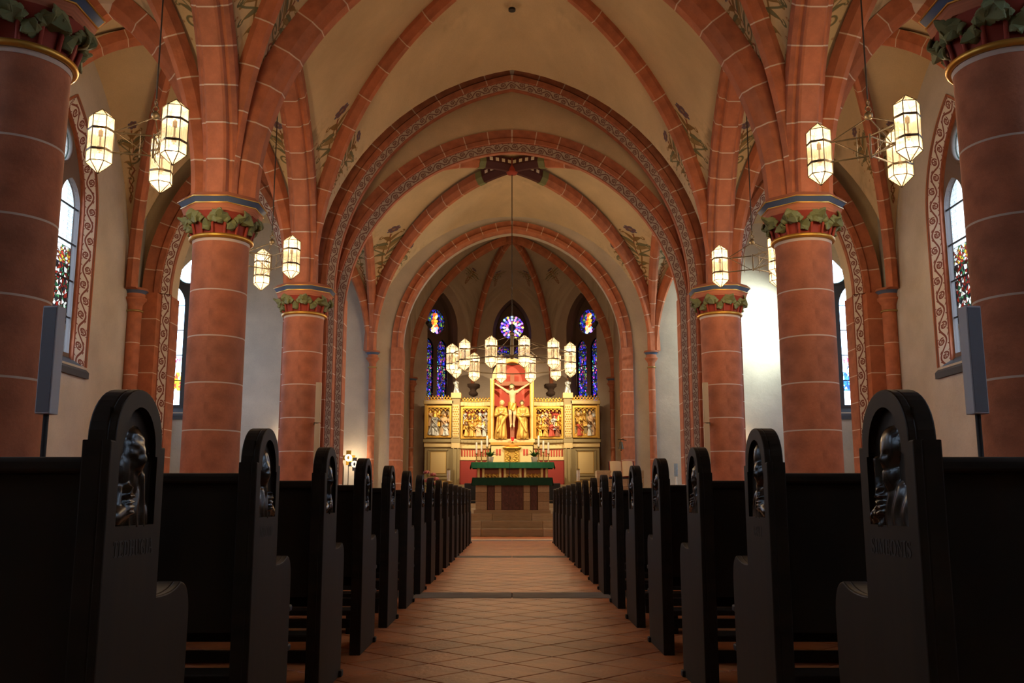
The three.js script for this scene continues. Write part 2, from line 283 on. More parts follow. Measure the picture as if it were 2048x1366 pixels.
const GL = { paleA: pane(glassTex(paleWindow(0))), paleB: pane(glassTex(paleWindow(1))), deep: pane(glassTex(deepWindow), 0.45), rose: pane(glassTex(roseWindow, 256, 256), 0.5), sun: pane(glassTex(sunFigure, 256, 256), 0.4),
  round: pane(glassTex((g, w, h) => { g.fillStyle = '#e4ecee'; g.fillRect(0, 0, w, h); g.strokeStyle = '#5c7a70'; g.lineWidth = w * 0.05; g.beginPath(); g.arc(w / 2, h / 2, w * 0.45, 0, 7); g.stroke(); g.lineWidth = 2; for (let k = 0; k < 10; k++) { g.beginPath(); g.moveTo(w / 2, h / 2); g.lineTo(w / 2 + w * Math.cos(k * PI / 5), h / 2 + w * Math.sin(k * PI / 5)); g.stroke(); g.beginPath(); g.arc(w / 2, h / 2, w * 0.05 * k, 0, 7); g.stroke(); } }, 256, 256)) };

// ---------------------------------------------------------------- plan of the church (x right, z = -depth)
const W = 4.5, BAY = 5.95, D3 = 20.2, D2 = 14.25, D1 = 8.17, D0 = 2.35, SPR = 5.4, AX = 8.35, ACX = 6.4;
const DT = 28.3, DW = 21.0, TOP = 12.4;
const archPts = (cx, half, sill, spring, rise, n = 14) => {
  const q = [V2(cx - half, sill)];
  for (let i = 0; i <= 2 * n; i++) { const R = (half * half + rise * rise) / (2 * half), m = Math.acos(clamp((R - half) / R, -1, 1)), t = i / (2 * n), sg = t <= 0.5 ? -1 : 1, f = (t <= 0.5 ? 2 * t : 2 - 2 * t) * m; q.push(V2(cx + sg * (R * Math.cos(f) - (R - half)), spring + R * Math.sin(f))); }
  q.push(V2(cx + half, sill)); return q;
};
const hole = (shape, pts) => shape.holes.push(new THREE.Path(pts));

// floor -----------------------------------------------------------
const floor = structure('floor', 'terracotta tiled church floor with grey stone bands and dark joints', 'floor');
M.grout = std({ color: 0x4a3626, roughness: 0.95 });
part('floor_bed', box(24, 0.3, 44, 0, -0.156, -17), M.grout, floor);
const tTile = grainTex([190, 108, 54], 0.15, 91, 5, 4);
const TILES = [[1, 1, 1], [0.93, 0.9, 0.88], [1.05, 1.02, 0.95], [0.98, 0.94, 0.98]].map((k) => std({ map: rep(tTile, 1.7), color: new THREE.Color(...k), roughness: 0.46, bumpMap: rep(tBump, 3), bumpScale: 0.002 }));
{
  const q = 0.302, s = q - 0.009, dg = q * Math.SQRT2, bands = [[8.42, 8.92], [14.4, 14.85], [20.3, 20.75]];
  const tile = new THREE.ExtrudeGeometry(poly([[-s / 2, -s / 2], [s / 2, -s / 2], [s / 2, s / 2], [-s / 2, s / 2]]), { depth: 0.008, bevelEnabled: true, bevelThickness: 0.003, bevelSize: 0.003, bevelOffset: -0.003, bevelSegments: 1 }).rotateX(-PI / 2).rotateY(PI / 4).translate(0, -0.011, 0);
  const rest = [];
  let single = 0;
  const cells = [];
  for (let i = 0; i < 130; i++) for (let j = -20; j <= 20; j++) { const x = (j + (i % 2) / 2) * dg, d = 0.6 + i * dg / 2; if (d < 22.9 && Math.abs(x) < 7.9) cells.push([x, d]); }
  for (const [x, d] of cells) {
    if (bands.some(([a, b]) => d > a + dg / 2 - 0.01 && d < b - dg / 2 + 0.01)) continue;
    const show = Math.abs(x) < 0.95 && d > 3.3 && single < 300;
    const u = rnd(), v = rnd(), g = tile.clone();
    if (show) { single++; const m = part('floor_tile', tile, TILES[Math.floor(u * 4)], floor); m.position.set(x, 0, -d); m.rotation.y = Math.floor(v * 4) * PI / 2; } else rest.push(g.rotateY(Math.floor(v * 4) * PI / 2).translate(x, 0, -d));
  }
  const m = part('floor_tiles_beyond', merge(rest), TILES[0], floor); m.userData.kind = 'stuff';
  for (const [a, b] of bands) for (let k = -9; k < 9; k++) part('band_stone', rbox(0.862, 0.06, b - a, 0.006, (k + 0.5) * 0.87, -0.0262, -(a + b) / 2), M.bandStone ??= std({ map: rep(grainTex([128, 112, 96], 0.14, 55), 1), roughness: 0.8 }), floor);
}
// side walls with their window openings ---------------------------------
const WIN = { half: 1.2, sill: 3.4, spring: 6.35, rise: 2.15 }, BAYC = [17.22, 11.27, 5.32, -0.63];
for (const sd of [-1, 1]) {
  const w = structure(sd < 0 ? 'wall_left' : 'wall_right', (sd < 0 ? 'left' : 'right') + ' plastered aisle wall with tall painted window openings', 'wall');
  const s = poly([[-5, 0], [20.95, 0], [20.95, TOP], [-5, TOP]]);
  for (const c of BAYC) hole(s, archPts(c, WIN.half, WIN.sill, WIN.spring, WIN.rise));
  part('wall_plaster', extr(s, 0.6).rotateY(PI / 2).translate(sd < 0 ? -AX - 0.6 : AX, 0, 0), M.wall, w);
}
{ // walls of the choir arm, the end wall and the wall behind the camera
  const w = structure('wall_back', 'pale end wall of the choir with the wide apse arch cut through', 'wall');
  const s = poly([[-11.6, 0], [11.6, 0], [11.6, TOP], [-11.6, TOP]]);
  hole(s, archPts(0, 3.34, 0.001, 5.4, 3.66));
  for (const sd of [-1, 1]) hole(s, archPts(sd * 9.93, 1.0, 3.45, 6.5, 2.0));
  part('wall_plaster', extr(s, 0.6).translate(0, 0, -DT - 0.6), M.wall, w);
  const f = structure('wall_front', 'plain plaster wall closing the nave behind the camera', 'wall');
  part('wall_plaster', box(18, TOP, 0.5, 0, TOP / 2, 5.2), M.wall, f);
  for (const sd of [-1, 1]) {
    const t = structure('wall_choir_' + (sd < 0 ? 'left' : 'right'), (sd < 0 ? 'left' : 'right') + ' side wall of the choir arm with a tall window', 'wall');
    const q = poly([[DW - 0.05, 0], [DT + 0.6, 0], [DT + 0.6, TOP], [DW - 0.05, TOP]]);
    hole(q, archPts(24.7, 1.5, 3.0, 6.2, 2.6));
    part('wall_plaster', extr(q, 0.6).rotateY(PI / 2).translate(sd < 0 ? -11.6 : 11, 0, 0), M.wall, t);
    const r = structure('wall_aisle_end_' + (sd < 0 ? 'left' : 'right'), (sd < 0 ? 'left' : 'right') + ' short wall between aisle window wall and choir arm', 'wall');
    part('wall_plaster', box(3.0, TOP, 0.45, sd * 10.1, TOP / 2, -DW), M.wall, r);
  }
  const c = structure('wall_crossing', 'plaster wall above the choir arch and the two aisle arches', 'wall');
  const q = poly([[-8.6, 0], [8.6, 0], [8.6, TOP], [-8.6, TOP]]);
  hole(q, archPts(0, 3.95, 0.001, 4.9, 4.08)); for (const sd of [-1, 1]) hole(q, archPts(sd * ACX, 1.3, 0.001, SPR, 3.05));
  part('wall_plaster', extr(q, 0.42).translate(0, 0, -DW - 0.42), M.vaultPlainWall ??= std({ map: rep(grainTex(CREAM, 0.1, 29, 5, 4), 0.4), roughness: 0.95 }), c);
}
// roof that closes the room above the vaults
{ const r = structure('ceiling_roof', 'dark roof boarding above the vaults', 'roof'); part('roof_boards', merge([box(17.9, 0.3, 26.6, 0, TOP + 0.15, -7.7), box(23.2, 0.3, 8, 0, TOP + 0.15, -24.95), box(9, 0.3, 8, 0, TOP + 0.15, -32.9)]), M.wood, r); }
// ground outside
{ const g = thing('ground', 'grey paved ground outside the church windows', 'ground', [0, -0.35, -15], 0, undefined, 'structure'); part('paving', new THREE.CircleGeometry(60, 40).rotateX(-PI / 2), std({ color: 0x8a8a80, roughness: 1 }), g); }
const built = (name, label, category, pos, turn, group) => thing(name, label, category, pos, turn, group, 'structure');
// ---------------------------------------------------------------- windows
function loft(A, zA, B, zB) {      // a band between two outlines of equal length, uv: across 0..1, along in metres
  const n = A.length - 1; let len = [0]; for (let i = 1; i <= n; i++) len.push(len[i - 1] + A[i].distanceTo(A[i - 1]));
  const P = [], U = [], I = [];
  for (let i = 0; i <= n; i++) { P.push(A[i].x, A[i].y, zA, B[i].x, B[i].y, zB); U.push(0, len[i] / 0.62, 1, len[i] / 0.62); if (i < n) { const k = 2 * i; I.push(k, k + 1, k + 3, k, k + 3, k + 2); } }
  const g = new THREE.BufferGeometry(); g.setAttribute('position', new THREE.Float32BufferAttribute(P, 3)); g.setAttribute('uv', new THREE.Float32BufferAttribute(U, 2)); g.setIndex(I); g.computeVertexNormals(); return g;
}
function shapeUV(shape, x0, y0, w, h, z) { const g = new THREE.ShapeGeometry(shape, 20), p = g.attributes.position, u = g.attributes.uv; for (let i = 0; i < p.count; i++) u.setXY(i, (p.getX(i) - x0) / w, (p.getY(i) - y0) / h); return g.translate(0, 0, z); }
function makeWindow(name, label, pos, turn, o) {
  const g = structure(name, label, 'window', pos, turn);
  const { half, sill, spring, rise } = o, ih = half - o.splay, A = archPts(0, half, sill, spring, rise), B = archPts(0, ih, sill + 0.12, spring, rise - o.splay), zg = -(o.deep ?? 0.27);
  part('painted_reveal', loft(A, 0.001, B, -0.15), o.reveal ?? M.vine, g);
  part('jamb', loft(B, -0.15, B, zg - 0.06), o.jamb ?? STONES[0], g);
  if (o.edge !== false) { const E = archPts(0, half + 0.05, sill, spring, rise + 0.05); part('edge_moulding', loft(E, 0.012, A, 0.012), STONES[1], g); }
  part('sill', extr(poly([[0.06, sill - 0.22], [0.06, sill - 0.1], [zg, sill + 0.22], [zg, sill - 0.22]]), 2 * half + 0.1).rotateY(-PI / 2).translate(half + 0.05, 0, 0), M.slate, g);
  const lh = (ih - 0.1) / 2, lc = 0.07 + lh, y0 = sill + 0.22, ls = o.lspring, lr = o.lrise, orr = o.oculus, oy = o.oy;
  const plate = poly(B.map((p) => [p.x, p.y]));
  for (const sx of [-1, 1]) hole(plate, archPts(sx * lc, lh, y0, ls, lr, 8));
  hole(plate, [...Array(28)].map((_, i) => V2(orr * Math.cos(i / 28 * 2 * PI), oy + orr * Math.sin(i / 28 * 2 * PI))));
  part('tracery', bevel(plate, 0.12, 0.02).translate(0, 0, zg - 0.06), o.tracery ?? M.tracery, g);
  const top = ls + lr - y0, nb = o.bands ?? 4;
  for (const sx of [-1, 1]) {
    const x0 = sx * lc - lh;
    for (let k = 0; k < nb; k++) {
      const a = lerp(y0, ls, k / nb), b = lerp(y0, ls, (k + 1) / nb);
      part('glass_panel', shapeUV(poly([[x0, a], [x0 + 2 * lh, a], [x0 + 2 * lh, b], [x0, b]]), x0, y0, 2 * lh, top, zg), o.glass, g);
      part('saddle_bar', box(2 * lh, 0.025, 0.03, sx * lc, b, zg + 0.01), M.lead, g);
    }
    part('glass_panel', shapeUV(poly(archPts(sx * lc, lh, ls, ls, lr, 8).map((p) => [p.x, p.y])), x0, y0, 2 * lh, top, zg), o.glass, g);
  }
  part('oculus_glass', new THREE.CircleGeometry(orr, 28).translate(0, oy, zg), o.rose ?? GL.round, g);
  part('oculus_ring', new THREE.TorusGeometry(orr, 0.045, 8, 32).translate(0, oy, zg + 0.05), o.tracery ?? M.tracery, g);
  return g;
}
const aisleWin = { ...WIN, splay: 0.25, lspring: 6.5, lrise: 0.56, oculus: 0.4, oy: 7.6, glass: GL.paleA };
const which = ['farthest', 'second farthest', 'third farthest', 'rearmost'];
let wn = 0;
BAYC.forEach((c, i) => { for (const sd of [-1, 1]) makeWindow('window_' + ++wn, which[i] + ' ' + (sd < 0 ? 'left' : 'right') + ' aisle window with pale stained glass and painted vine reveal', [sd * AX, 0, -c], -sd * PI / 2, aisleWin); });
for (const sd of [-1, 1]) {
  makeWindow('window_' + ++wn, (sd < 0 ? 'left' : 'right') + ' end wall window glowing white beside the round column', [sd * 9.93, 0, -DT], 0, { half: 1.0, sill: 3.45, spring: 6.5, rise: 2.0, splay: 0.14, lspring: 6.75, lrise: 0.66, oculus: 0.42, oy: 7.82, glass: GL.paleB, reveal: M.slate, jamb: M.slate, edge: false, tracery: M.slate });
  makeWindow('window_' + ++wn, (sd < 0 ? 'left' : 'right') + ' choir arm side window with pale glass', [sd * 11, 0, -24.7], -sd * PI / 2, { half: 1.5, sill: 3.0, spring: 6.2, rise: 2.6, splay: 0.2, lspring: 6.3, lrise: 0.9, oculus: 0.55, oy: 7.75, glass: GL.paleB });
}
// ---------------------------------------------------------------- apse
const AB = { c: 32.3, ap: 3.65, sx: 1.512 };
const apseV = [[-3.65, 28.95], [-3.65, AB.c + AB.sx], [-AB.sx, AB.c + 3.65], [AB.sx, AB.c + 3.65], [3.65, AB.c + AB.sx], [3.65, 28.95]];
{
  const nm = ['left straight', 'left slanting', 'rear', 'right slanting', 'right straight'];
  for (let i = 0; i < 5; i++) {
    const [a, b] = [apseV[i], apseV[i + 1]], L = Math.hypot(b[0] - a[0], b[1] - a[1]), ang = PI / 2 - i * PI / 4;
    const w = structure('wall_apse_' + ['left', 'left_slant', 'rear', 'right_slant', 'right'][i], nm[i] + ' wall of the apse', 'wall', [(a[0] + b[0]) / 2, 0, -(a[1] + b[1]) / 2], ang);
    const s = poly([[-L / 2 - 0.25, 0], [L / 2 + 0.25, 0], [L / 2 + 0.25, TOP], [-L / 2 - 0.25, TOP]]), slit = i > 0 && i < 4;
    if (slit) hole(s, archPts(0, 0.74, 3.3, 7.2, 1.35));
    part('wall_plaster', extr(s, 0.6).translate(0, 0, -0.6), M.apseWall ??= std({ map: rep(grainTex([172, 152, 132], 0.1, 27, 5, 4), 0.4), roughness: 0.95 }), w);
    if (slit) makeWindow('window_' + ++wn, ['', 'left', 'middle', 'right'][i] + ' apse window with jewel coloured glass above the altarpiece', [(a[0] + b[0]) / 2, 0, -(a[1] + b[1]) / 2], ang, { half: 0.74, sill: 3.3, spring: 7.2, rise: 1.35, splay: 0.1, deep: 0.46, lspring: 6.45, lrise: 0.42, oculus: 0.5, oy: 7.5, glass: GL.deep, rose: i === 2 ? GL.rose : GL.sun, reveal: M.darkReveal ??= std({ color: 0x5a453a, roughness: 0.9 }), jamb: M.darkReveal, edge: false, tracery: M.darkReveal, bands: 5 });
  }
}
// ---------------------------------------------------------------- columns
const leafGeo = (() => {
  const s = new THREE.Shape(); const N = 60;
  for (let i = 0; i <= N; i++) { const a = i / N * 2 * PI, r = 0.105 * (0.8 + 0.15 * Math.cos(5 * a) + 0.05 * Math.cos(15 * a)); s[i ? 'lineTo' : 'moveTo'](r * Math.sin(a), r * Math.cos(a)); }
  const g = new THREE.ExtrudeGeometry(s, { depth: 0.012, bevelEnabled: true, bevelThickness: 0.012, bevelSize: 0.012, bevelSegments: 2, curveSegments: 1 }), p = g.attributes.position;
  for (let i = 0; i < p.count; i++) { const x = p.getX(i), y = p.getY(i); p.setZ(i, p.getZ(i) + 0.05 * Math.cos(x * 22) - 2.2 * x * x + 0.9 * (y - 0.02) * Math.abs(y)); }
  g.computeVertexNormals(); return g;
})();
const oct = (r0, r1, y0, y1) => new THREE.CylinderGeometry(r1, r0, y1 - y0, 8).rotateY(PI / 8).translate(0, (y0 + y1) / 2, 0);
const CR = 0.42;
function column(label, x, d, vis = true) {
  const g = built('stone_column', label, 'column', [x, 0, -d], 0, 'round red columns of the nave');
  part('plinth', oct(0.62, 0.62, 0, 0.28), STONES[0], g);
  part('base_moulding', lathe([[0.6, 0.28], [0.6, 0.33], [0.52, 0.38], [0.54, 0.43], [CR, 0.47]], 40), STONES[1], g);
  const js = [0.47, 1.15, 1.85, 2.55, 3.25, 3.95, 4.72];
  for (let i = 0; i < 6; i++) { part('drum', scaleUV(new THREE.CylinderGeometry(CR, CR, js[i + 1] - js[i] - 0.02, 48, 1, true), 2.64, 0.7).translate(0, (js[i] + js[i + 1]) / 2, 0), STONES[(i + Math.round(Math.abs(x + d))) % 3], g); if (i) part('mortar_joint', cyl(CR - 0.001, CR - 0.001, 0.026, 48, 0, js[i], 0, true), M.joint, g); }
  part('pale_ring', cyl(CR + 0.004, CR + 0.012, 0.045, 48, 0, 4.72, 0), M.joint, g);
  part('necking', new THREE.TorusGeometry(CR + 0.03, 0.034, 10, 48).rotateX(PI / 2).translate(0, 4.775, 0), M.gold, g);
  part('capital_bell', lathe([[CR, 4.79], [CR + 0.01, 4.88], [CR + 0.045, 5.0], [CR + 0.11, 5.1], [CR + 0.13, 5.13]], 40), M.bellred, g);
  for (let k = 0; k < 16; k++) part('stalk', rod([(CR + 0.02) * Math.sin(k * PI / 8), 4.8, (CR + 0.02) * Math.cos(k * PI / 8)], [(CR + 0.08) * Math.sin(k * PI / 8), 5.03, (CR + 0.08) * Math.cos(k * PI / 8)], 0.022, 6), M.bellred, g);
  for (let k = 0; k < 16; k++) {
    const up = k % 2 === 0, a = k * PI / 8 + PI / 8 * 0.5, r = up ? 0.535 : 0.475, m = part('leaf', leafGeo, M.leaf, g), s = up ? 1.15 : 0.85;
    m.position.set(r * Math.sin(a), up ? 5.055 : 4.93, r * Math.cos(a)); m.rotation.set(up ? 0.45 : 0.3, a, (k * 2.4) % 0.5 - 0.25 + (k % 3) * 2.1, 'YXZ'); m.scale.setScalar(s);
    if (up) for (const e of [-1, 1]) { const q = part('leaf', leafGeo, M.leaf, g), b = a + e * 0.17; q.position.set((r - 0.02) * Math.sin(b), 5.03, (r - 0.02) * Math.cos(b)); q.rotation.set(0.5, b, e * 0.9, 'YXZ'); q.scale.setScalar(0.78); }
  }
  part('abacus', oct(0.575, 0.61, 5.13, 5.235), SAND_PINK, g);
  part('gilt_fillet', oct(0.625, 0.625, 5.235, 5.25), M.gold, g);
  part('abacus_hollow', oct(0.6, 0.665, 5.25, 5.325), M.blue, g);
  part('gilt_fillet', oct(0.678, 0.678, 5.325, 5.338), M.gold, g);
  part('abacus_top', oct(0.68, 0.6, 5.338, 5.41), STONES[0], g);
  return g;
}
const SAND_PINK = std({ map: tStone, color: 0xffffff, roughness: 0.85 }); SAND_PINK.color.setRGB(1.12, 1.1, 1.08);
for (const sd of [-1, 1]) {
  const s = sd < 0 ? 'left' : 'right';
  column(s + ' round red column nearest the camera, cut by the picture edge', sd * W, D1);
  column('middle ' + s + ' round red column with leafy gilt capital', sd * W, D2);
  column('farthest ' + s + ' round red column standing against the choir pier', sd * W, D3);
  column(s + ' round red column beside the camera', sd * W, D0);
}
// ---------------------------------------------------------------- piers behind the far columns, with painted chamfers
for (const sd of [-1, 1]) {
  const s = sd < 0 ? 'left' : 'right', g = built('choir_pier', s + ' red stone pier with painted edges carrying the choir arch', 'pier', [0, 0, 0]);
  const plan = [[5.12, 20.85], [5.12, 21.5], [3.8, 21.5], [3.8, 21.06], [3.93, 20.93], [3.93, 20.62], [4.05, 20.5], [4.05, 20.42], [4.98, 20.42], [4.98, 20.72]];
  const N = 9;
  for (let k = 0; k < N; k++) { const y0 = k * SPR / N, y1 = (k + 1) * SPR / N - 0.02; part('pier_stone', extr(poly(plan.map((p) => [sd * p[0], p[1]])), y1 - y0).rotateX(-PI / 2).translate(0, y0, 0), STONES[(k + (sd > 0)) % 3], g); if (k) part('mortar_joint', extr(poly(plan.map((p) => [sd * (4.5 + (p[0] - 4.5) * 0.998), 21 + (p[1] - 21) * 0.998])), 0.021).rotateX(-PI / 2).translate(0, y0 - 0.0205, 0), M.joint, g); }
  for (const [a, b] of [[[3.8, 21.06], [3.93, 20.93]], [[3.93, 20.62], [4.05, 20.5]]]) {
    const o = 0.004, q = (p, y) => [sd * (p[0] - o), y, -(p[1] - o)];
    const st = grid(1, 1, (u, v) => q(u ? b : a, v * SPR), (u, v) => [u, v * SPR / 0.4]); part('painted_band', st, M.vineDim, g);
  }
}
// wall responds between the bays of the aisles
function respond(label, x, d, r, y1, thinCap) {
  const g = built('wall_shaft', label, 'wall shaft', [x, 0, -d]);
  const n = 7; for (let k = 0; k < n; k++) { const a = k * (y1 - 0.5) / n, b = (k + 1) * (y1 - 0.5) / n; part('shaft_stone', scaleUV(cyl(r, r, b - a - 0.016, 20, 0, (a + b) / 2, 0, true), 0.9, 0.7), STONES[k % 3], g); if (k) part('mortar_joint', cyl(r - 0.001, r - 0.001, 0.02, 20, 0, a, 0, true), M.joint, g); }
  part('ring', new THREE.TorusGeometry(r + 0.01, 0.025, 8, 24).rotateX(PI / 2).translate(0, y1 - 0.5, 0), thinCap ? STONES[1] : M.brass, g);
  part('capital', lathe([[r, y1 - 0.49], [r + 0.005, y1 - 0.36], [r + 0.07, y1 - 0.26], [r + 0.09, y1 - 0.25], [r + 0.09, y1 - 0.21], [r + 0.05, y1 - 0.2], [r + 0.05, y1 - 0.12]], 20), STONES[0], g);
  part('blue_hollow', lathe([[r + 0.05, y1 - 0.12], [r + 0.075, y1 - 0.08], [r + 0.11, y1 - 0.055]], 20), M.blue, g);
  part('capital_top', cyl(r + 0.12, r + 0.1, 0.055, 20, 0, y1 - 0.028, 0), STONES[1], g);
  return g;
}
for (const sd of [-1, 1]) {
  const s = sd < 0 ? 'left' : 'right';
  respond(s + ' wall shaft with small capital where aisle meets choir arm', sd * 8.22, 20.3, 0.15, SPR);
  respond(s + ' aisle wall shaft beside the middle column', sd * 8.22, D2, 0.15, SPR);
  respond('slender ' + s + ' shaft on the end wall beside the apse arch', sd * 4.18, DT - 0.1, 0.105, 5.28);
  respond('thin ' + s + ' shaft in the corner of the apse', sd * 3.57, AB.c + AB.sx - 0.06, 0.085, 5.2, true);
  const c = built('corbel', 'dark stone corbel on the apse rear wall, ' + s + ' of the middle window', 'corbel', [sd * 1.48, 4.75, -(AB.c + 3.58)]);
  part('corbel_cone', lathe([[0.02, 0], [0.16, 0.06], [0.18, 0.14], [0.1, 0.22], [0.13, 0.3], [0.24, 0.36], [0.24, 0.42]], 16), M.darkReveal, c); part('corbel_slab', oct(0.25, 0.25, 0.42, 0.47), M.darkReveal, c);
}
// ---------------------------------------------------------------- arches and ribs
const P_TR = [[-0.21, 0.46], [-0.21, 0.17], [-0.13, 0.07], [-0.1, 0], [0.1, 0], [0.13, 0.07], [0.21, 0.17], [0.21, 0.46]];
const P_AR = [[-0.28, 0.42], [-0.28, 0.2], [-0.22, 0.13], [-0.17, 0.13], [-0.155, 0.03], [-0.12, 0], [0.12, 0], [0.155, 0.03], [0.17, 0.13], [0.22, 0.13], [0.28, 0.2], [0.28, 0.42]];
const P_RIB = [[-0.13, 0.34], [-0.13, 0.15], [-0.085, 0.07], [-0.05, 0], [0.05, 0], [0.085, 0.07], [0.13, 0.15], [0.13, 0.34]];
const P_THIN = P_RIB.map((p) => [p[0] * 0.75, p[1] * 0.75]);
const P_AIS = P_TR.map((p) => [p[0] * 0.9, p[1] * 0.85]);
const X = V3(1, 0, 0), Z = V3(0, 0, 1);
const bayName = ['beside the camera', 'over the nearest bay', 'over the bay before the choir'];
for (const [d, nm] of [[D0, 'beside the camera'], [D1, 'at the nearest columns'], [D2, 'at the middle columns']]) {
  const g = built('transverse_arch', 'red stone arch spanning the nave ' + nm, 'arch', [0, 0, 0]);
  stones(g, archPath(V3(0, SPR, -d), X, 3.98, 4.68), 22, P_TR);
  for (const sd of [-1, 1]) { const a = built('aisle_arch', (sd < 0 ? 'left' : 'right') + ' aisle arch of red stone ' + nm, 'arch'); stones(a, archPath(V3(sd * 6.48, SPR, -d), X, 1.58, 3.15), 14, P_AIS); }
}
for (let b = 0; b < 3; b++) {
  const zc = -(BAYC[2 - b]), nm = bayName[b];
  for (const sd of [-1, 1]) {
    const s = sd < 0 ? 'left' : 'right';
    const a = built('arcade_arch', s + ' arcade arch of red stone ' + nm, 'arch'); stones(a, archPath(V3(sd * W, SPR, zc), Z, 2.52, 4.0), 18, P_AR);
    for (const e of [-1, 1]) {
      const q = e > 0 ? 'near' : 'far';
      const r = built('vault_rib', s + ' ' + q + ' diagonal nave rib ' + nm, 'rib'); stones(r, ribPath(V3(sd * 4.25, SPR - 0.05, zc + e * 2.7), V3(0, 11.32, zc)), 12, P_RIB);
      for (const [x0, w] of [[4.86, 'column side'], [8.1, 'wall side']]) { const t = built('vault_rib', s + ' aisle rib ' + nm + ', ' + q + ' ' + w, 'rib'); stones(t, ribPath(V3(sd * x0, SPR - 0.05, zc + e * 2.62), V3(sd * 6.46, 9.55, zc)), 9, P_RIB.map((p) => [p[0] * 0.9, p[1] * 0.9])); }
    }
    const k = built('keystone', 'keystone of the ' + s + ' aisle vault ' + nm, 'keystone', [sd * 6.46, 9.5, zc]); part('boss', lathe([[0, -0.02], [0.14, 0], [0.2, 0.08], [0.2, 0.35]], 20), M.blueGold ??= std({ color: 0x6d6a4c, roughness: 0.8 }), k);
  }
  const k = built('keystone', 'keystone of the nave vault ' + nm, 'keystone', [0, 11.24, zc]); part('boss', lathe([[0, -0.02], [0.2, 0], [0.27, 0.1], [0.27, 0.4]], 24), M.blueGold, k);
}
// choir arch in two orders (red stone ring, painted chamfer), the aisle arches beside it and the apse arch
const ring = (h, dep) => [[-dep / 2, h], [-dep / 2, 0], [dep / 2, 0], [dep / 2, h]];
function edgedArch(g, c, a, r, ringH, dz, n, paintW, mat) {
  stones(g, archPath(V3(c.x, c.y, c.z), X, a + paintW, r + paintW), n, [[-0.3, ringH], [-0.3, 0], [dz, 0], [dz, ringH * 0.3], [dz - 0.06, ringH * 0.42], [dz - 0.06, ringH]]);
  part('painted_border', sweepUV(archPath(V3(c.x, c.y, c.z), X, a, r), 40, [0, dz - 0.12 - 0.05], [paintW + 0.003, dz + 0.003 - 0.05]), mat, g);
  part('soffit_stone', sweep(archPath(V3(c.x, c.y, c.z), X, a, r), 0, 1, 40, [[dz - 0.3, paintW], [dz - 0.3, 0.0], [dz - 0.17, 0], [dz - 0.05, paintW]], false), STONES[1], g);
}
function sweepUV(path, n, A, B) { // one strip, A and B as [out, side]
  let L = 0, last; const P = [], U = [], I = [];
  for (let i = 0; i <= n; i++) { const f = path(i / n); if (last) L += last.distanceTo(f.p); last = f.p; for (const [k, q] of [[0, A], [1, B]]) { const v = V3().copy(f.p).addScaledVector(f.n, q[0]).addScaledVector(f.s, q[1]); P.push(v.x, v.y, v.z); U.push(k, L / 0.4); } if (i < n) I.push(2 * i, 2 * i + 1, 2 * i + 3, 2 * i, 2 * i + 3, 2 * i + 2); }
  const g = new THREE.BufferGeometry(); g.setAttribute('position', new THREE.Float32BufferAttribute(P, 3)); g.setAttribute('uv', new THREE.Float32BufferAttribute(U, 2)); g.setIndex(I); g.computeVertexNormals(); return g;
}
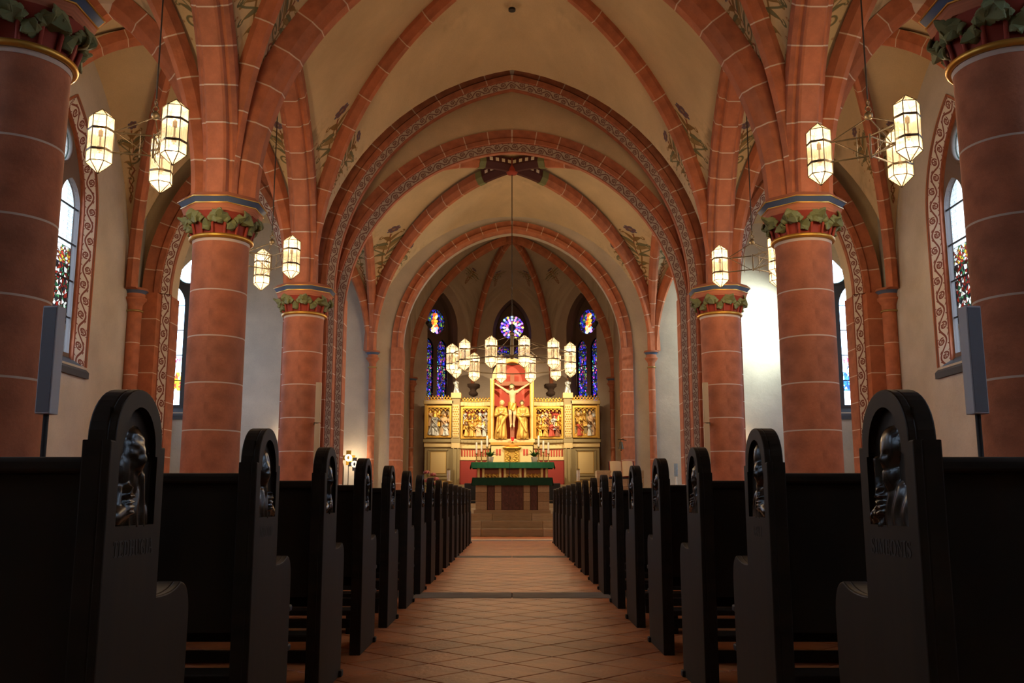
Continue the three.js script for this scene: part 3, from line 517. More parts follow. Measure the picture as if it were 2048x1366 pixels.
{
  const a2 = built('choir_arch', 'outer order of the choir arch, higher red ring with painted edge', 'arch');
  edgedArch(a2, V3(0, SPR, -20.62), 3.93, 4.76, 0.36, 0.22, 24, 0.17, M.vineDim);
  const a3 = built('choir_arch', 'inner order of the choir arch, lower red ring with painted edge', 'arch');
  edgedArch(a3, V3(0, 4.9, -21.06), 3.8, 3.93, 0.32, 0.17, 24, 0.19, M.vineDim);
  for (const sd of [-1, 1]) {
    const s = sd < 0 ? 'left' : 'right', g = built('aisle_end_arch', s + ' red arch with vine border between aisle and choir arm', 'arch');
    edgedArch(g, V3(sd * ACX, SPR, -20.95), 1.27, 2.95, 0.42, 0.3, 14, 0.17, M.vine);
    // jamb on the wall side
    const N = 9, plan = [[7.67, 21.45], [7.67, 20.95], [7.84, 20.78], [7.84, 20.55], [8.36, 20.55], [8.36, 21.45]];
    for (let k = 0; k < N; k++) { const y0 = k * SPR / N, y1 = (k + 1) * SPR / N - 0.02; part('jamb_stone', extr(poly(plan.map((p) => [sd * p[0], p[1]])), y1 - y0).rotateX(-PI / 2).translate(0, y0, 0), STONES[k % 3], g); if (k) part('mortar_joint', extr(poly(plan.map((p) => [sd * (8 + (p[0] - 8) * 0.998), 21 + (p[1] - 21) * 0.998])), 0.021).rotateX(-PI / 2).translate(0, y0 - 0.0205, 0), M.joint, g); }
    part('painted_band', grid(1, 1, (u, v) => [sd * (u ? 7.836 : 7.666), v * SPR, -(u ? 20.776 : 20.946)], (u, v) => [u, v * SPR / 0.62]), M.vine, g);
  }
  const a4 = built('apse_arch', 'red stone arch opening into the apse behind the altars', 'arch');
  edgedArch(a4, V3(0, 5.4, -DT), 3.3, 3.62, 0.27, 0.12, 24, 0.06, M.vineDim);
  for (const sd of [-1, 1]) { const N = 8; for (let k = 0; k < N; k++) { const y0 = k * 5.4 / N; part('jamb_stone', box(0.33, 5.4 / N - 0.02, 0.76, sd * 3.465, y0 + 5.4 / N / 2, -DT - 0.27), STONES[k % 3], a4); if (k) part('mortar_joint', box(0.327, 0.022, 0.757, sd * 3.465, y0, -DT - 0.27), M.joint, a4); } }
  // choir vault ribs
  const K = V3(0, 9.62, -24.65);
  for (const sd of [-1, 1]) {
    const s = sd < 0 ? 'left' : 'right';
    for (const [z, q] of [[-28.08, 'far'], [-21.55, 'near']]) {
      const r = built('vault_rib', s + ' ' + q + ' diagonal rib of the choir vault', 'rib'), p = ribPath(V3(sd * 4.12, 5.28, z), K);
      stones(r, p, 11, P_RIB, 0, 0.86); 
      part('painted_collar', sweep(p, 0.86, 0.885, 2, P_RIB.map((v) => [v[0] * 1.12, v[1] - 0.012])), M.leaf, r);
      part('painted_rib_end', sweep(p, 0.885, 1, 3, P_RIB), M.ribEnd ??= std({ color: 0x4a201a, roughness: 0.8 }), r);
      for (let k = 0; k < 4; k++) for (const e of [-1, 1]) part('white_square', sweep(p, 0.9 + k * 0.024, 0.912 + k * 0.024, 1, [[e * 0.134 - 0.003, 0.28], [e * 0.134 - 0.003, 0.19], [e * 0.134 + 0.003, 0.19], [e * 0.134 + 0.003, 0.28]]), M.wax, r);
      const t = built('vault_rib', s + ' choir arm rib springing ' + q + ' the nave side', 'rib'); stones(t, ribPath(V3(sd * 4.36, 5.28, z), V3(sd * 7.6, 9.5, -24.75)), 9, P_THIN);
    }
    const a = built('choir_side_arch', s + ' slender rib arch between choir and choir arm', 'arch'); stones(a, archPath(V3(sd * 4.22, 5.28, -24.8), Z, 3.28, 4.0), 16, P_RIB);
  }
  const k = built('keystone', 'painted keystone of the choir vault where the lamp cable hangs', 'keystone', [0, 9.57, -24.65]); part('boss', lathe([[0, -0.02], [0.13, 0], [0.17, 0.08], [0.17, 0.4]], 24), M.bellred, k);
  // apse ribs
  for (const i of [1, 2, 3, 4]) { const v = apseV[i], r = built('vault_rib', ['', 'outer left', 'inner left', 'inner right', 'outer right'][i] + ' rib of the apse vault', 'rib'); stones(r, ribPath(V3(v[0] * 0.975, 5.18, -(AB.c + (v[1] - AB.c) * 0.975)), V3(0, 9.8, -AB.c)), 9, P_THIN); }
  const ka = built('keystone', 'keystone where the apse ribs meet', 'keystone', [0, 9.74, -AB.c]); part('boss', lathe([[0, -0.03], [0.16, 0], [0.2, 0.08], [0.2, 0.35]], 20), STONES[1], ka);
}
// ---------------------------------------------------------------- vault webs
const ceiling = structure('ceiling', 'cream painted rib vaults over nave, aisles, choir and apse', 'ceiling');
function wedge(bnd, dia, n, texW = 4, texH = 8) { // bnd, dia: s -> Vector3 (springing to ridge)
  const S = [...Array(n + 1)].map((_, i) => 1 - Math.cos(i / n * PI / 2)), len = [0]; let last;
  const rows = S.map((s) => [bnd(s), dia(s)]);
  rows.forEach(([a, b], i) => { const m = V3().addVectors(a, b).multiplyScalar(0.5); if (i) len[i] = len[i - 1] + m.distanceTo(last); last = m; });
  const at = (v) => { const i = Math.min(n - 1, Math.floor(v * n + 1e-9)), t = v * n - i; return [V3().lerpVectors(rows[i][0], rows[i + 1][0], t), V3().lerpVectors(rows[i][1], rows[i + 1][1], t), lerp(len[i], len[i + 1], t)]; };
  return grid(8, n, (u, v) => { const [a, b] = at(v), w = a.distanceTo(b); const p = V3().lerpVectors(a, b, u); p.y += 0.05 * w * 4 * u * (1 - u) * v; return [p.x, p.y, p.z]; }, (u, v) => { const [a, b, l] = at(v); return [0.5 + (u - 0.5) * a.distanceTo(b) / texW, l / texH]; });
}
function vaultBay(cx, cz, ax, az, spr, y) { // y: {far, near, inn, out, boss} crown heights; inn/out along x
  const dia = (sx, sz) => (s) => { const c = 1 - s; const L = Math.hypot(ax, az), r = y.boss - spr; return V3(cx + sx * ax * c, spr + (r >= L ? archY(c * L, L, r) : r * Math.sqrt(Math.max(0, 1 - c * c))), cz + sz * az * c); };
  for (const sz of [-1, 1]) part('vault_cell', merge([-1, 1].map((sx) => wedge((s) => V3(cx + sx * ax * (1 - s), spr + archY(ax * (1 - s), ax, Math.max(ax, (sz > 0 ? y.near : y.far) - spr)) * ((sz > 0 ? y.near : y.far) - spr) / Math.max(ax, (sz > 0 ? y.near : y.far) - spr), cz + sz * az), dia(sx, sz), 18))), M.vaultSlim, ceiling);
  for (const sx of [-1, 1]) { const yy = (sx < 0 ? y.lft : y.rgt) - spr; part('vault_cell', merge([-1, 1].map((sz) => wedge((s) => V3(cx + sx * ax, spr + archY(az * (1 - s), az, Math.max(az, yy)) * yy / Math.max(az, yy), cz + sz * az * (1 - s)), dia(sx, sz), 18))), y.plainWide ? M.vaultSlim : M.vaultWide, ceiling); }
}
for (const c of BAYC) vaultBay(0, -c, 4.36, 2.95, SPR - 0.05, { near: 10.45, far: 10.45, lft: 9.85, rgt: 9.85, boss: 11.6 });
for (const c of BAYC) for (const sd of [-1, 1]) vaultBay(sd * 6.46, -c, 1.92, 2.95, SPR - 0.05, { near: 8.95, far: 8.95, lft: 9.75, rgt: 9.75, boss: 9.82, plainWide: true });
vaultBay(0, -24.8, 4.28, 3.5, 5.2, { near: 9.9, far: 9.5, lft: 9.55, rgt: 9.55, boss: 9.98 });
for (const sd of [-1, 1]) vaultBay(sd * 7.6, -24.8, 3.42, 3.5, 5.2, { near: 9.4, far: 9.3, lft: 9.5, rgt: 9.5, boss: 9.75, plainWide: true });
for (let i = 0; i < 5; i++) { // apse cells between the ribs
  const a = apseV[i], b = apseV[i + 1], B = V3(0, 10.0, -AB.c), hw = 9.0;
  const f = (p, q) => {
    const e = Math.abs(2 * p - 1), ex = lerp(a[0], b[0], p), ed = lerp(a[1], b[1], p), Hr = 5.2 + (B.y - 5.2) * Math.sqrt(1 - (1 - q) * (1 - q)), Hc = hw + (B.y - hw) * Math.sin(q * PI / 2);
    return [lerp(ex, 0, q), lerp(Hr, Hc, archY(e, 1, 1.15) / 1.15), -lerp(ed, AB.c, q)];
  };
  const g = []; for (const h of [0, 1]) g.push(grid(10, 18, (u, v) => f(h ? 1 - u / 2 : u / 2, 1 - Math.cos(v * PI / 2)), (u, v) => [0.5 + (u - 0.5) * 0.35 * (1 - v), v * 0.9]));
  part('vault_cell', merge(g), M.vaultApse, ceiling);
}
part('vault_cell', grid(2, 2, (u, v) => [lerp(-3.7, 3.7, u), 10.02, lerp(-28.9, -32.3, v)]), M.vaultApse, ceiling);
part('cable_hole', cyl(0.075, 0.075, 0.05, 20, 0, 11.06, -18.62), M.black, ceiling);
// ---------------------------------------------------------------- lamps
const WARM = new THREE.Color().setRGB(1, 0.8, 0.55);
const tRib = dataTex(128, (u) => { const k = 255 * (0.5 + 0.5 * Math.sin(u * 2 * PI * 8)); return [k, k, k]; }, false, 4);
M.lampGlass = phys({ color: 0xfff2dc, transmission: 0.9, roughness: 0.135, thickness: 0, bumpMap: tRib, bumpScale: 0.004, emissive: new THREE.Color().setRGB(1, 0.82, 0.56), emissiveIntensity: 0.08 });
M.bulb = std({ color: 0xfff0d8, emissive: new THREE.Color().setRGB(1, 0.86, 0.62), emissiveIntensity: 12 });
const LR = 0.152, LY = [0.42, 0.3, 0.135, -0.135, -0.285, -0.42];
const hexP = (k, r, y) => [r * Math.sin(k * PI / 3), y, r * Math.cos(k * PI / 3)];
const lanternGeo = (() => {
  const pn = [], R = LR - 0.004;
  const quad = (a, b, y0, y1) => { const g = grid(1, 1, (u, v) => { const p = hexP(u ? b : a, R, 0), y = v ? y1 : y0; return [p[0], y, p[2]]; }); return g; };
  for (let k = 0; k < 6; k++) {
    for (let j = 1; j < 4; j++) pn.push(quad(k, k + 1, LY[j + 1], LY[j]));
    for (const [a, b] of [[1, 0], [4, 5]]) { const p = hexP(k, R, LY[a]), q = hexP(k + 1, R, LY[a]); pn.push(grid(1, 1, (u, v) => v ? [lerp(p[0], q[0], u) * 0.06, lerp(LY[a], LY[b], 0.94), lerp(p[2], q[2], u) * 0.06] : [lerp(p[0], q[0], u), LY[a], lerp(p[2], q[2], u)])); }
  }
  const fr = [];
  for (let k = 0; k < 6; k++) {
    fr.push(rod(hexP(k, LR, LY[1]), hexP(k, LR, LY[4]), 0.0065, 6));
    for (const [a, b] of [[1, 0], [4, 5]]) fr.push(rod(hexP(k, LR, LY[a]), [0, LY[b], 0], 0.006, 6));
    for (const a of [1, 4]) fr.push(rod(hexP(k, LR, LY[a]), hexP(k + 1, LR, LY[a]), 0.0065, 6));
  }
  const band = [2, 3].map((a) => new THREE.CylinderGeometry(LR + 0.006, LR + 0.006, 0.032, 6, 1, true).translate(0, LY[a], 0));
  const core = merge([rod([0, -0.2, 0], [0, 0.2, 0], 0.012), cyl(0.028, 0.028, 0.07, 12, 0, 0.1, 0), cyl(0.028, 0.028, 0.07, 12, 0, -0.1, 0)]);
  return { pn, frame: merge(fr), band, core, bulb: ball(0.042, 0, 0, 0, 14, 10) };
})();
M.lampFrame = std({ color: 0x5a4c38, metalness: 0.6, roughness: 0.45 });
function lantern(parent, x, y, z, turn, cd, two) {
  const g = sub('lantern', parent); g.position.set(x, y, z); g.rotation.y = turn;
  for (const p of lanternGeo.pn) part('glass_pane', p, M.lampGlass, g);
  part('lantern_frame', lanternGeo.frame, M.lampFrame, g); for (const b of lanternGeo.band) part('metal_band', b, M.lampFrame, g);
  part('lamp_holder', lanternGeo.core, M.lampFrame, g);
  for (const s of [1, -1]) {
    const b = part('light_bulb', lanternGeo.bulb, M.bulb, g); b.position.y = s * 0.205;
    if (two || s < 0) { const l = new THREE.PointLight(WARM, two ? cd / 2 : cd); l.name = 'lantern_light'; l.position.set(0, s * 0.205, 0); l.shadow.radius = 2; g.add(l); }
  }
}
function sideLamp(label, x, d, base, cd) {
  const g = thing('pendant_lamp', label, 'lamp', [x, 5.22, -d], 0, 'three-lantern pendant lamps under the arcade arches');
  part('cable', rod([0, 0.62, 0], [0, 4.3, 0], 0.011), M.iron, g);
  part('hub', ball(0.055, 0, 0.4, 0), M.lampFrame, g);
  part('hook', new THREE.TorusGeometry(0.035, 0.009, 6, 16).translate(0, 0.49, 0), M.lampFrame, g); part('hook', new THREE.TorusGeometry(0.035, 0.009, 6, 16).rotateY(PI / 2).translate(0, 0.57, 0), M.lampFrame, g);
  part('mast', rod([0, -0.16, 0], [0, 0.16, 0], 0.014), M.lampFrame, g);
  for (let k = 0; k < 3; k++) {
    const a = base[k] * PI / 180, c = Math.cos(a), s = Math.sin(a), r = 0.62, R = (q, y) => [c * q, y, s * q];
    const arm = sub('arm', g);
    part('arm_bar', merge([rod(R(0.02, 0.13), R(r - LR * 0.9, 0.13), 0.011, 6), rod(R(0.02, -0.13), R(r - LR * 0.9, -0.13), 0.011, 6), rod(R(0.06, -0.12), R(r - 0.2, 0.12), 0.006, 6), rod(R(0.16, -0.17), R(0.16, 0.17), 0.006, 6)]), M.lampFrame, arm);
    part('suspension_rod', rod([0, 0.38, 0], R(r - 0.17, 0.15), 0.008, 6), M.lampFrame, arm);
    lantern(g, c * r, 0, s * r, -a + PI / 6, cd, true);
  }
  return g;
}
const LCD = 5.3;
sideLamp('near left pendant lamp with three hexagonal glass lanterns', -W, 11.35, [165, 47, 259], LCD);
sideLamp('near right pendant lamp with three hexagonal glass lanterns', W, 11.35, [207, 68, -35], LCD);
sideLamp('far left pendant lamp with three lanterns beside the far column', -W, 17.25, [145, 40, 240], LCD);
sideLamp('far right pendant lamp with three lanterns beside the far column', W, 17.25, [207, 62, -30], LCD);
{
  const g = thing('ring_chandelier', 'large ring chandelier of twelve glass lanterns hanging before the altarpiece', 'chandelier', [0, 4.46, -24.65]), R = 1.58;
  part('cable', rod([0, 0.75, 0], [0, 5.2, 0], 0.012), M.iron, g);
  part('hub', merge([ball(0.07, 0, 0.72, 0), cyl(0.05, 0.05, 0.6, 12, 0, 0.42, 0), ball(0.06, 0, 0.1, 0)]), M.lampFrame, g);
  for (const y of [0.135, -0.135]) part('hoop', new THREE.TorusGeometry(R, 0.016, 8, 72).rotateX(PI / 2).translate(0, y, 0), M.lampFrame, g);
  for (let k = 0; k < 6; k++) { const a = (k * 60 + 26) * PI / 180; part('spoke', merge([rod([0, 0.14, 0], [R * Math.sin(a), 0.135, R * Math.cos(a)], 0.011, 6), rod([0, 0.68, 0], [R * Math.sin(a), 0.14, R * Math.cos(a)], 0.009, 6)]), M.lampFrame, g); }
  for (let k = 0; k < 12; k++) { const a = (11 + 30 * k) * PI / 180; lantern(g, R * Math.sin(a), 0, R * Math.cos(a), a, 3.6, true); }
}
// small spotlights that light the altarpiece, and the flood on the right end wall
function spot(label, p, to, cd, angle, pen, col, rad = 2) {
  const g = thing('spotlight', label, 'spotlight', p), t = V3(...to).sub(V3(...p)).normalize(), q = new THREE.Quaternion().setFromUnitVectors(V3(0, 0, 1), t);
  const can = part('housing', cyl(0.07, 0.085, 0.2, 20, 0, 0, 0, true).rotateX(PI / 2).translate(0, 0, -0.02), M.black, g), lens = part('lamp_lens', new THREE.CircleGeometry(0.07, 20).translate(0, 0, 0.03), std({ color: 0xffffff, emissive: col, emissiveIntensity: 6 }), g), cap = part('housing_back', new THREE.CircleGeometry(0.07, 20).translate(0, 0, -0.12), M.black, g);
  for (const m of [can, lens, cap]) m.quaternion.copy(q);
  const l = new THREE.SpotLight(col, cd, 0, angle, pen); l.name = 'spot_light'; l.position.copy(t).multiplyScalar(0.09); l.shadow.radius = rad; l.target.position.copy(t); g.add(l); g.add(l.target);
  return g;
}
const GOLDEN = new THREE.Color().setRGB(1, 0.82, 0.54);
for (const sd of [-1, 1]) spot((sd < 0 ? 'left' : 'right') + ' black spotlight inside the apse arch aimed at the altarpiece', [sd * 2.6, 6.3, -29.35], [sd * 0.6, 3.95, -33.4], 130, 0.56, 0.75, GOLDEN);
spot('black floodlight high on the right end wall behind the middle column', [8.4, 6.4, -26.9], [7.05, 5.9, -28.3], 62, 1.15, 1, new THREE.Color().setRGB(0.86, 1, 0.9));
// ---------------------------------------------------------------- pews
const font = await new FontLoader().loadAsync('fonts/droid/droid_serif_bold.typeface.json');
// carved busts: height fields over a niche 0.24 m wide and 0.25 m high
function bustRelief(kind) {
  const ell = (x, y, cx, cy, rx, ry, rz) => { const q = 1 - ((x - cx) / rx) ** 2 - ((y - cy) / ry) ** 2; return q > 0 ? rz * Math.sqrt(q) : -0.01 * Math.min(1, -q); };
  const smax = (a, b, k = 0.005) => { const h = Math.max(k - Math.abs(a - b), 0) / k; return Math.max(a, b) + h * h * k * 0.25; };
  const cap = (x, y, ax, ay, bx, by, r, rz) => { const dx = bx - ax, dy = by - ay, t = clamp(((x - ax) * dx + (y - ay) * dy) / (dx * dx + dy * dy), 0, 1), d = Math.hypot(x - ax - t * dx, y - ay - t * dy) / r; return d < 1 ? rz * Math.sqrt(1 - d * d) : -0.004; };
  const turn = [0.012, -0.014, 0.0, 0.016, -0.008][kind];
  const f = (x, y) => {
    let h = 0;
    const body = smax(ell(x, y, 0, 0.02, 0.1, 0.085, 0.024), ell(x, y, 0, -0.02, 0.115, 0.1, 0.022));
    h = smax(h, body + 0.0035 * Math.sin(x * 150 + Math.sin(y * 60) * 1.2 + kind) * sstep(0, 0.01, body));
    h = smax(h, ell(x, y, 0, 0.098, 0.028, 0.04, 0.02));
    if (kind === 0) { h = smax(h, ell(x, y, turn * 0.6, 0.162, 0.05, 0.057, 0.029) + 0.0015 * Math.sin(y * 260 + x * 60)); h = smax(h, ell(x, y, 0, 0.12, 0.06, 0.06, 0.019) + 0.002 * Math.sin(x * 300)); }
    else if (kind === 1) h = smax(h, ell(x, y, 0, 0.16, 0.05, 0.065, 0.024) + 0.002 * Math.sin(x * 220));
    else if (kind === 2) { h = smax(h, ell(x, y, 0.004, 0.172, 0.044, 0.048, 0.032)); h = smax(h, ell(x, y, turn, 0.11, 0.032, 0.042, 0.031) + 0.002 * Math.sin(x * 330 + y * 80)); }
    else if (kind === 3) { h = smax(h, ell(x, y, 0, 0.2, 0.034, 0.05, 0.027)); }
    else h = smax(h, ell(x, y, 0, 0.168, 0.046, 0.05, 0.028) + 0.0018 * Math.sin(x * 260));
    const fx = turn;                                                       // the face
    h = smax(h, ell(x, y, fx, 0.15, 0.031, 0.045, 0.036));
    h -= 0.006 * (Math.exp(-(((x - fx - 0.013) / 0.007) ** 2) - ((y - 0.156) / 0.005) ** 2) + Math.exp(-(((x - fx + 0.013) / 0.007) ** 2) - ((y - 0.156) / 0.005) ** 2));
    h = smax(h, ell(x, y, fx * 1.4, 0.147, 0.0065, 0.017, 0.043), 0.003);
    h -= 0.004 * Math.exp(-(((x - fx) / 0.012) ** 2) - ((y - 0.126) / 0.0028) ** 2);
    const e = kind % 2 ? 1 : -1;                                            // arm, hand with fingers, attribute
    h = smax(h, cap(x, y, e * 0.09, 0.02, e * 0.045, 0.035, 0.024, 0.03));
    for (let k = 0; k < 4; k++) h = smax(h, cap(x, y, e * 0.05, 0.03 + k * 0.0115, e * 0.022, 0.032 + k * 0.0115, 0.0062, 0.036), 0.002);
    h = smax(h, cap(x, y, e * 0.052, 0.07, e * 0.036, 0.086, 0.0065, 0.034), 0.002);
    if (kind === 2 || kind === 4) h = smax(h, cap(x, y, e * 0.04, 0, e * 0.05, 0.15, 0.008, 0.034), 0.002);
    if (kind === 2) h += 0.004 * sstep(0.01, 0.03, e * x) * sstep(0.09, 0.06, y) * Math.max(Math.sin((x + y) * 260), Math.sin((x - y) * 260));
    if (kind === 0) h = smax(h, cap(x, y, 0.05, 0, 0.035, 0.11, 0.016, 0.026));
    return clamp(h, 0, 0.04) * 0.74;
  };
  return grid(44, 50, (u, v) => [(u - 0.5) * 0.25, v * 0.25, f((u - 0.5) * 0.25, v * 0.25)]);
}
const busts = [0, 1, 2, 3, 4].map(bustRelief);
const PEW0 = 1.95, PITCH = 1.13, HALF = 0.82, PLEN = 3.06;
const endShape = () => {
  const s = new THREE.Shape(); s.moveTo(0, 0); s.lineTo(0, 0.945); s.lineTo(0.022, 0.945);
  for (let i = 0; i <= 20; i++) { const a = PI - i / 20 * PI; s.lineTo(0.155 + 0.133 * Math.cos(a), 0.945 + 0.12 * Math.sin(a) ** 0.92); }
  s.lineTo(0.31, 0.945); s.lineTo(0.31, 0.605); s.quadraticCurveTo(0.42, 0.6, 0.47, 0.625); s.quadraticCurveTo(0.545, 0.62, 0.54, 0.52); s.lineTo(0.53, 0); s.lineTo(0, 0); return s;
};
const nichePts = () => { const q = [V2(0.045, 0.765), V2(0.045, 0.925), V2(0.058, 0.925)]; for (let i = 0; i <= 16; i++) { const a = PI - i / 16 * PI; q.push(V2(0.155 + 0.097 * Math.cos(a), 0.93 + 0.1 * Math.sin(a))); } q.push(V2(0.252, 0.925), V2(0.265, 0.925), V2(0.265, 0.765)); return q; };
function pewParts(sd) { // o = distance from the aisle face
  const m = new THREE.Matrix4().set(0, 0, sd, 0, 0, 1, 0, 0, -1, 0, 0, 0, 0, 0, 0, 1);
  const F = endShape(); hole(F, nichePts());
  const at = (w, h, d, r, o, y, u) => rbox(w, h, d, r, sd * o, y, -u);
  const rm = new THREE.Matrix4().set(0, 0, -sd, sd * 0.019, 0, 1, 0, 0.765, sd, 0, 0, -0.155, 0, 0, 0, 1);
  return {
    face: xf(bevel(F, 0.02, 0.004), m), core: xf(bevel(endShape(), 0.042, 0.004), m).translate(sd * 0.018, 0, 0), outer: xf(bevel(endShape(), 0.05, 0.006), m).translate(sd * (PLEN - 0.05), 0, 0),
    back: at(PLEN - 0.1, 0.47, 0.028, 0.004, PLEN / 2, 0.645, 0.04), rail: at(PLEN - 0.1, 0.035, 0.062, 0.012, PLEN / 2, 0.893, 0.035), seat: at(PLEN - 0.1, 0.035, 0.4, 0.012, PLEN / 2, 0.435, 0.26), ledge: at(PLEN - 0.1, 0.022, 0.11, 0.006, PLEN / 2, 0.74, -0.035),
    apron: at(PLEN - 0.1, 0.09, 0.022, 0.004, PLEN / 2, 0.375, 0.42), kneeler: at(PLEN - 0.3, 0.035, 0.17, 0.01, PLEN / 2, 0.13, -0.22), kfoot: [0.2, 1.5, 2.85].map((o) => at(0.05, 0.115, 0.14, 0.005, o, 0.057, -0.22)), krail: at(PLEN - 0.1, 0.05, 0.03, 0.005, PLEN / 2, 0.16, 0.06),
    bust: busts.map((b) => xf(b, rm)), foot: at(0.03, 0.03, 0.05, 0.006, 0.0, 0.016, 0.5),
    clip: merge([at(0.02, 0.16, 0.03, 0.004, 0.03, 0.36, 0.545), at(0.05, 0.025, 0.05, 0.008, 0.025, 0.43, 0.56), at(0.05, 0.025, 0.05, 0.008, 0.025, 0.29, 0.56)]),
  };
}
const ordinal = ['nearest', 'second', 'third', 'fourth', 'fifth', 'sixth', 'seventh', 'eighth', 'ninth', 'tenth', 'eleventh', 'twelfth', 'thirteenth', 'fourteenth', 'fifteenth', 'sixteenth'];
const who = ['a long-haired figure', 'a veiled figure', 'a bearded figure and net', 'a figure in a tall pointed cap', 'a figure holding a staff'];
const names = { '-1': ['TEDHUGIA', 'NAOMI'], 1: ['SIMEONIS', 'LEVI'] };
for (const sd of [-1, 1]) {
  const q = pewParts(sd);
  for (let k = 0; k < 16; k++) {
    const v = sd < 0 ? [0, 1, 4, 2, 3][k % 5] : [2, 3, 0, 4, 1][k % 5];
    const g = thing('church_pew', (k ? ordinal[k] + ' ' + (sd < 0 ? 'left' : 'right') + ' pew from the camera' : 'nearest ' + (sd < 0 ? 'left' : 'right') + ' pew') + ', end carved with ' + (k < 1 || (k < 2 && sd > 0) ? who[v] : 'a bust'), 'pew', [sd * HALF, 0, -(PEW0 + PITCH * k)], 0, 'pews along the aisle');
    const end = sub('pew_end', g); part('face_board', q.face, M.wood, end); part('core_board', q.core, M.wood, end); part('carved_bust', q.bust[v], M.carved, end); part('foot_block', q.foot, M.incised, end);
    const word = names[sd][k];
    if (word) {
      const t = new TextGeometry(word, { font, size: 0.034, depth: 0.0008, curveSegments: 3, bevelEnabled: false }); t.computeBoundingBox(); const w = t.boundingBox.max.x, s = Math.min(1, 0.22 / w);
      const X0 = sd < 0 ? -(0.155 - w * s / 2) : -(0.155 + w * s / 2);
      part('carved_lettering', t.scale(s, 1, 1).applyMatrix4(new THREE.Matrix4().set(0, 0, -sd, -sd * 0.0002, 0, 1, 0, 0.705, sd, 0, 0, X0, 0, 0, 0, 1)), M.incised, end);
    }
    part('outer_end', q.outer, M.wood, g); part('backrest', q.back, M.wood, g); part('top_rail', q.rail, M.wood, g); part('seat', q.seat, M.wood, g); part('seat_apron', q.apron, M.wood, g); part('kneeler', q.kneeler, M.wood, g); for (const f of q.kfoot) part('kneeler_foot', f, M.wood, g); part('foot_rail', q.krail, M.wood, g);
    if (k % 2 === 1) part('umbrella_clip', q.clip, M.black, g);
  }
}
// ---------------------------------------------------------------- loudspeakers on stands and on the far columns
for (const sd of [-1, 1]) {
  const s = sd < 0 ? 'left' : 'right', g = thing('column_loudspeaker', 'tall grey loudspeaker on a black pole beside the near ' + s + ' column', 'loudspeaker', [sd * 3.74, 0, -7.62], sd * 0.12);
  part('stand_base', cyl(0.16, 0.15, 0.02, 24, 0, 0.011, 0), M.black, g); part('pole', cyl(0.022, 0.022, 1.5, 12, 0, 0.77, 0), M.black, g); part('pole_clamp', cyl(0.03, 0.03, 0.06, 12, 0, 1.12, 0), M.black, g);
  part('cabinet', rbox(0.13, 0.88, 0.12, 0.008, 0, 1.95, 0), M.speaker, g); part('grille', rbox(0.112, 0.85, 0.012, 0.004, 0, 1.95, 0.058), M.grille ??= std({ color: 0x77777c, roughness: 0.8 }), g);
  const c = thing('line_loudspeaker', 'slim cream loudspeaker fixed to the farthest ' + s + ' column', 'loudspeaker', [sd * 4.05, 0, -19.8]);
  part('lower_box', rbox(0.11, 0.84, 0.1, 0.008, 0, 2.0, 0), M.speakerCream, c); part('upper_box', rbox(0.11, 0.84, 0.1, 0.008, 0, 2.86, 0), M.speakerCream, c); part('wall_bracket', box(0.08, 0.06, 0.12, sd * 0.05, 2.42, -0.1), M.iron, c);
}
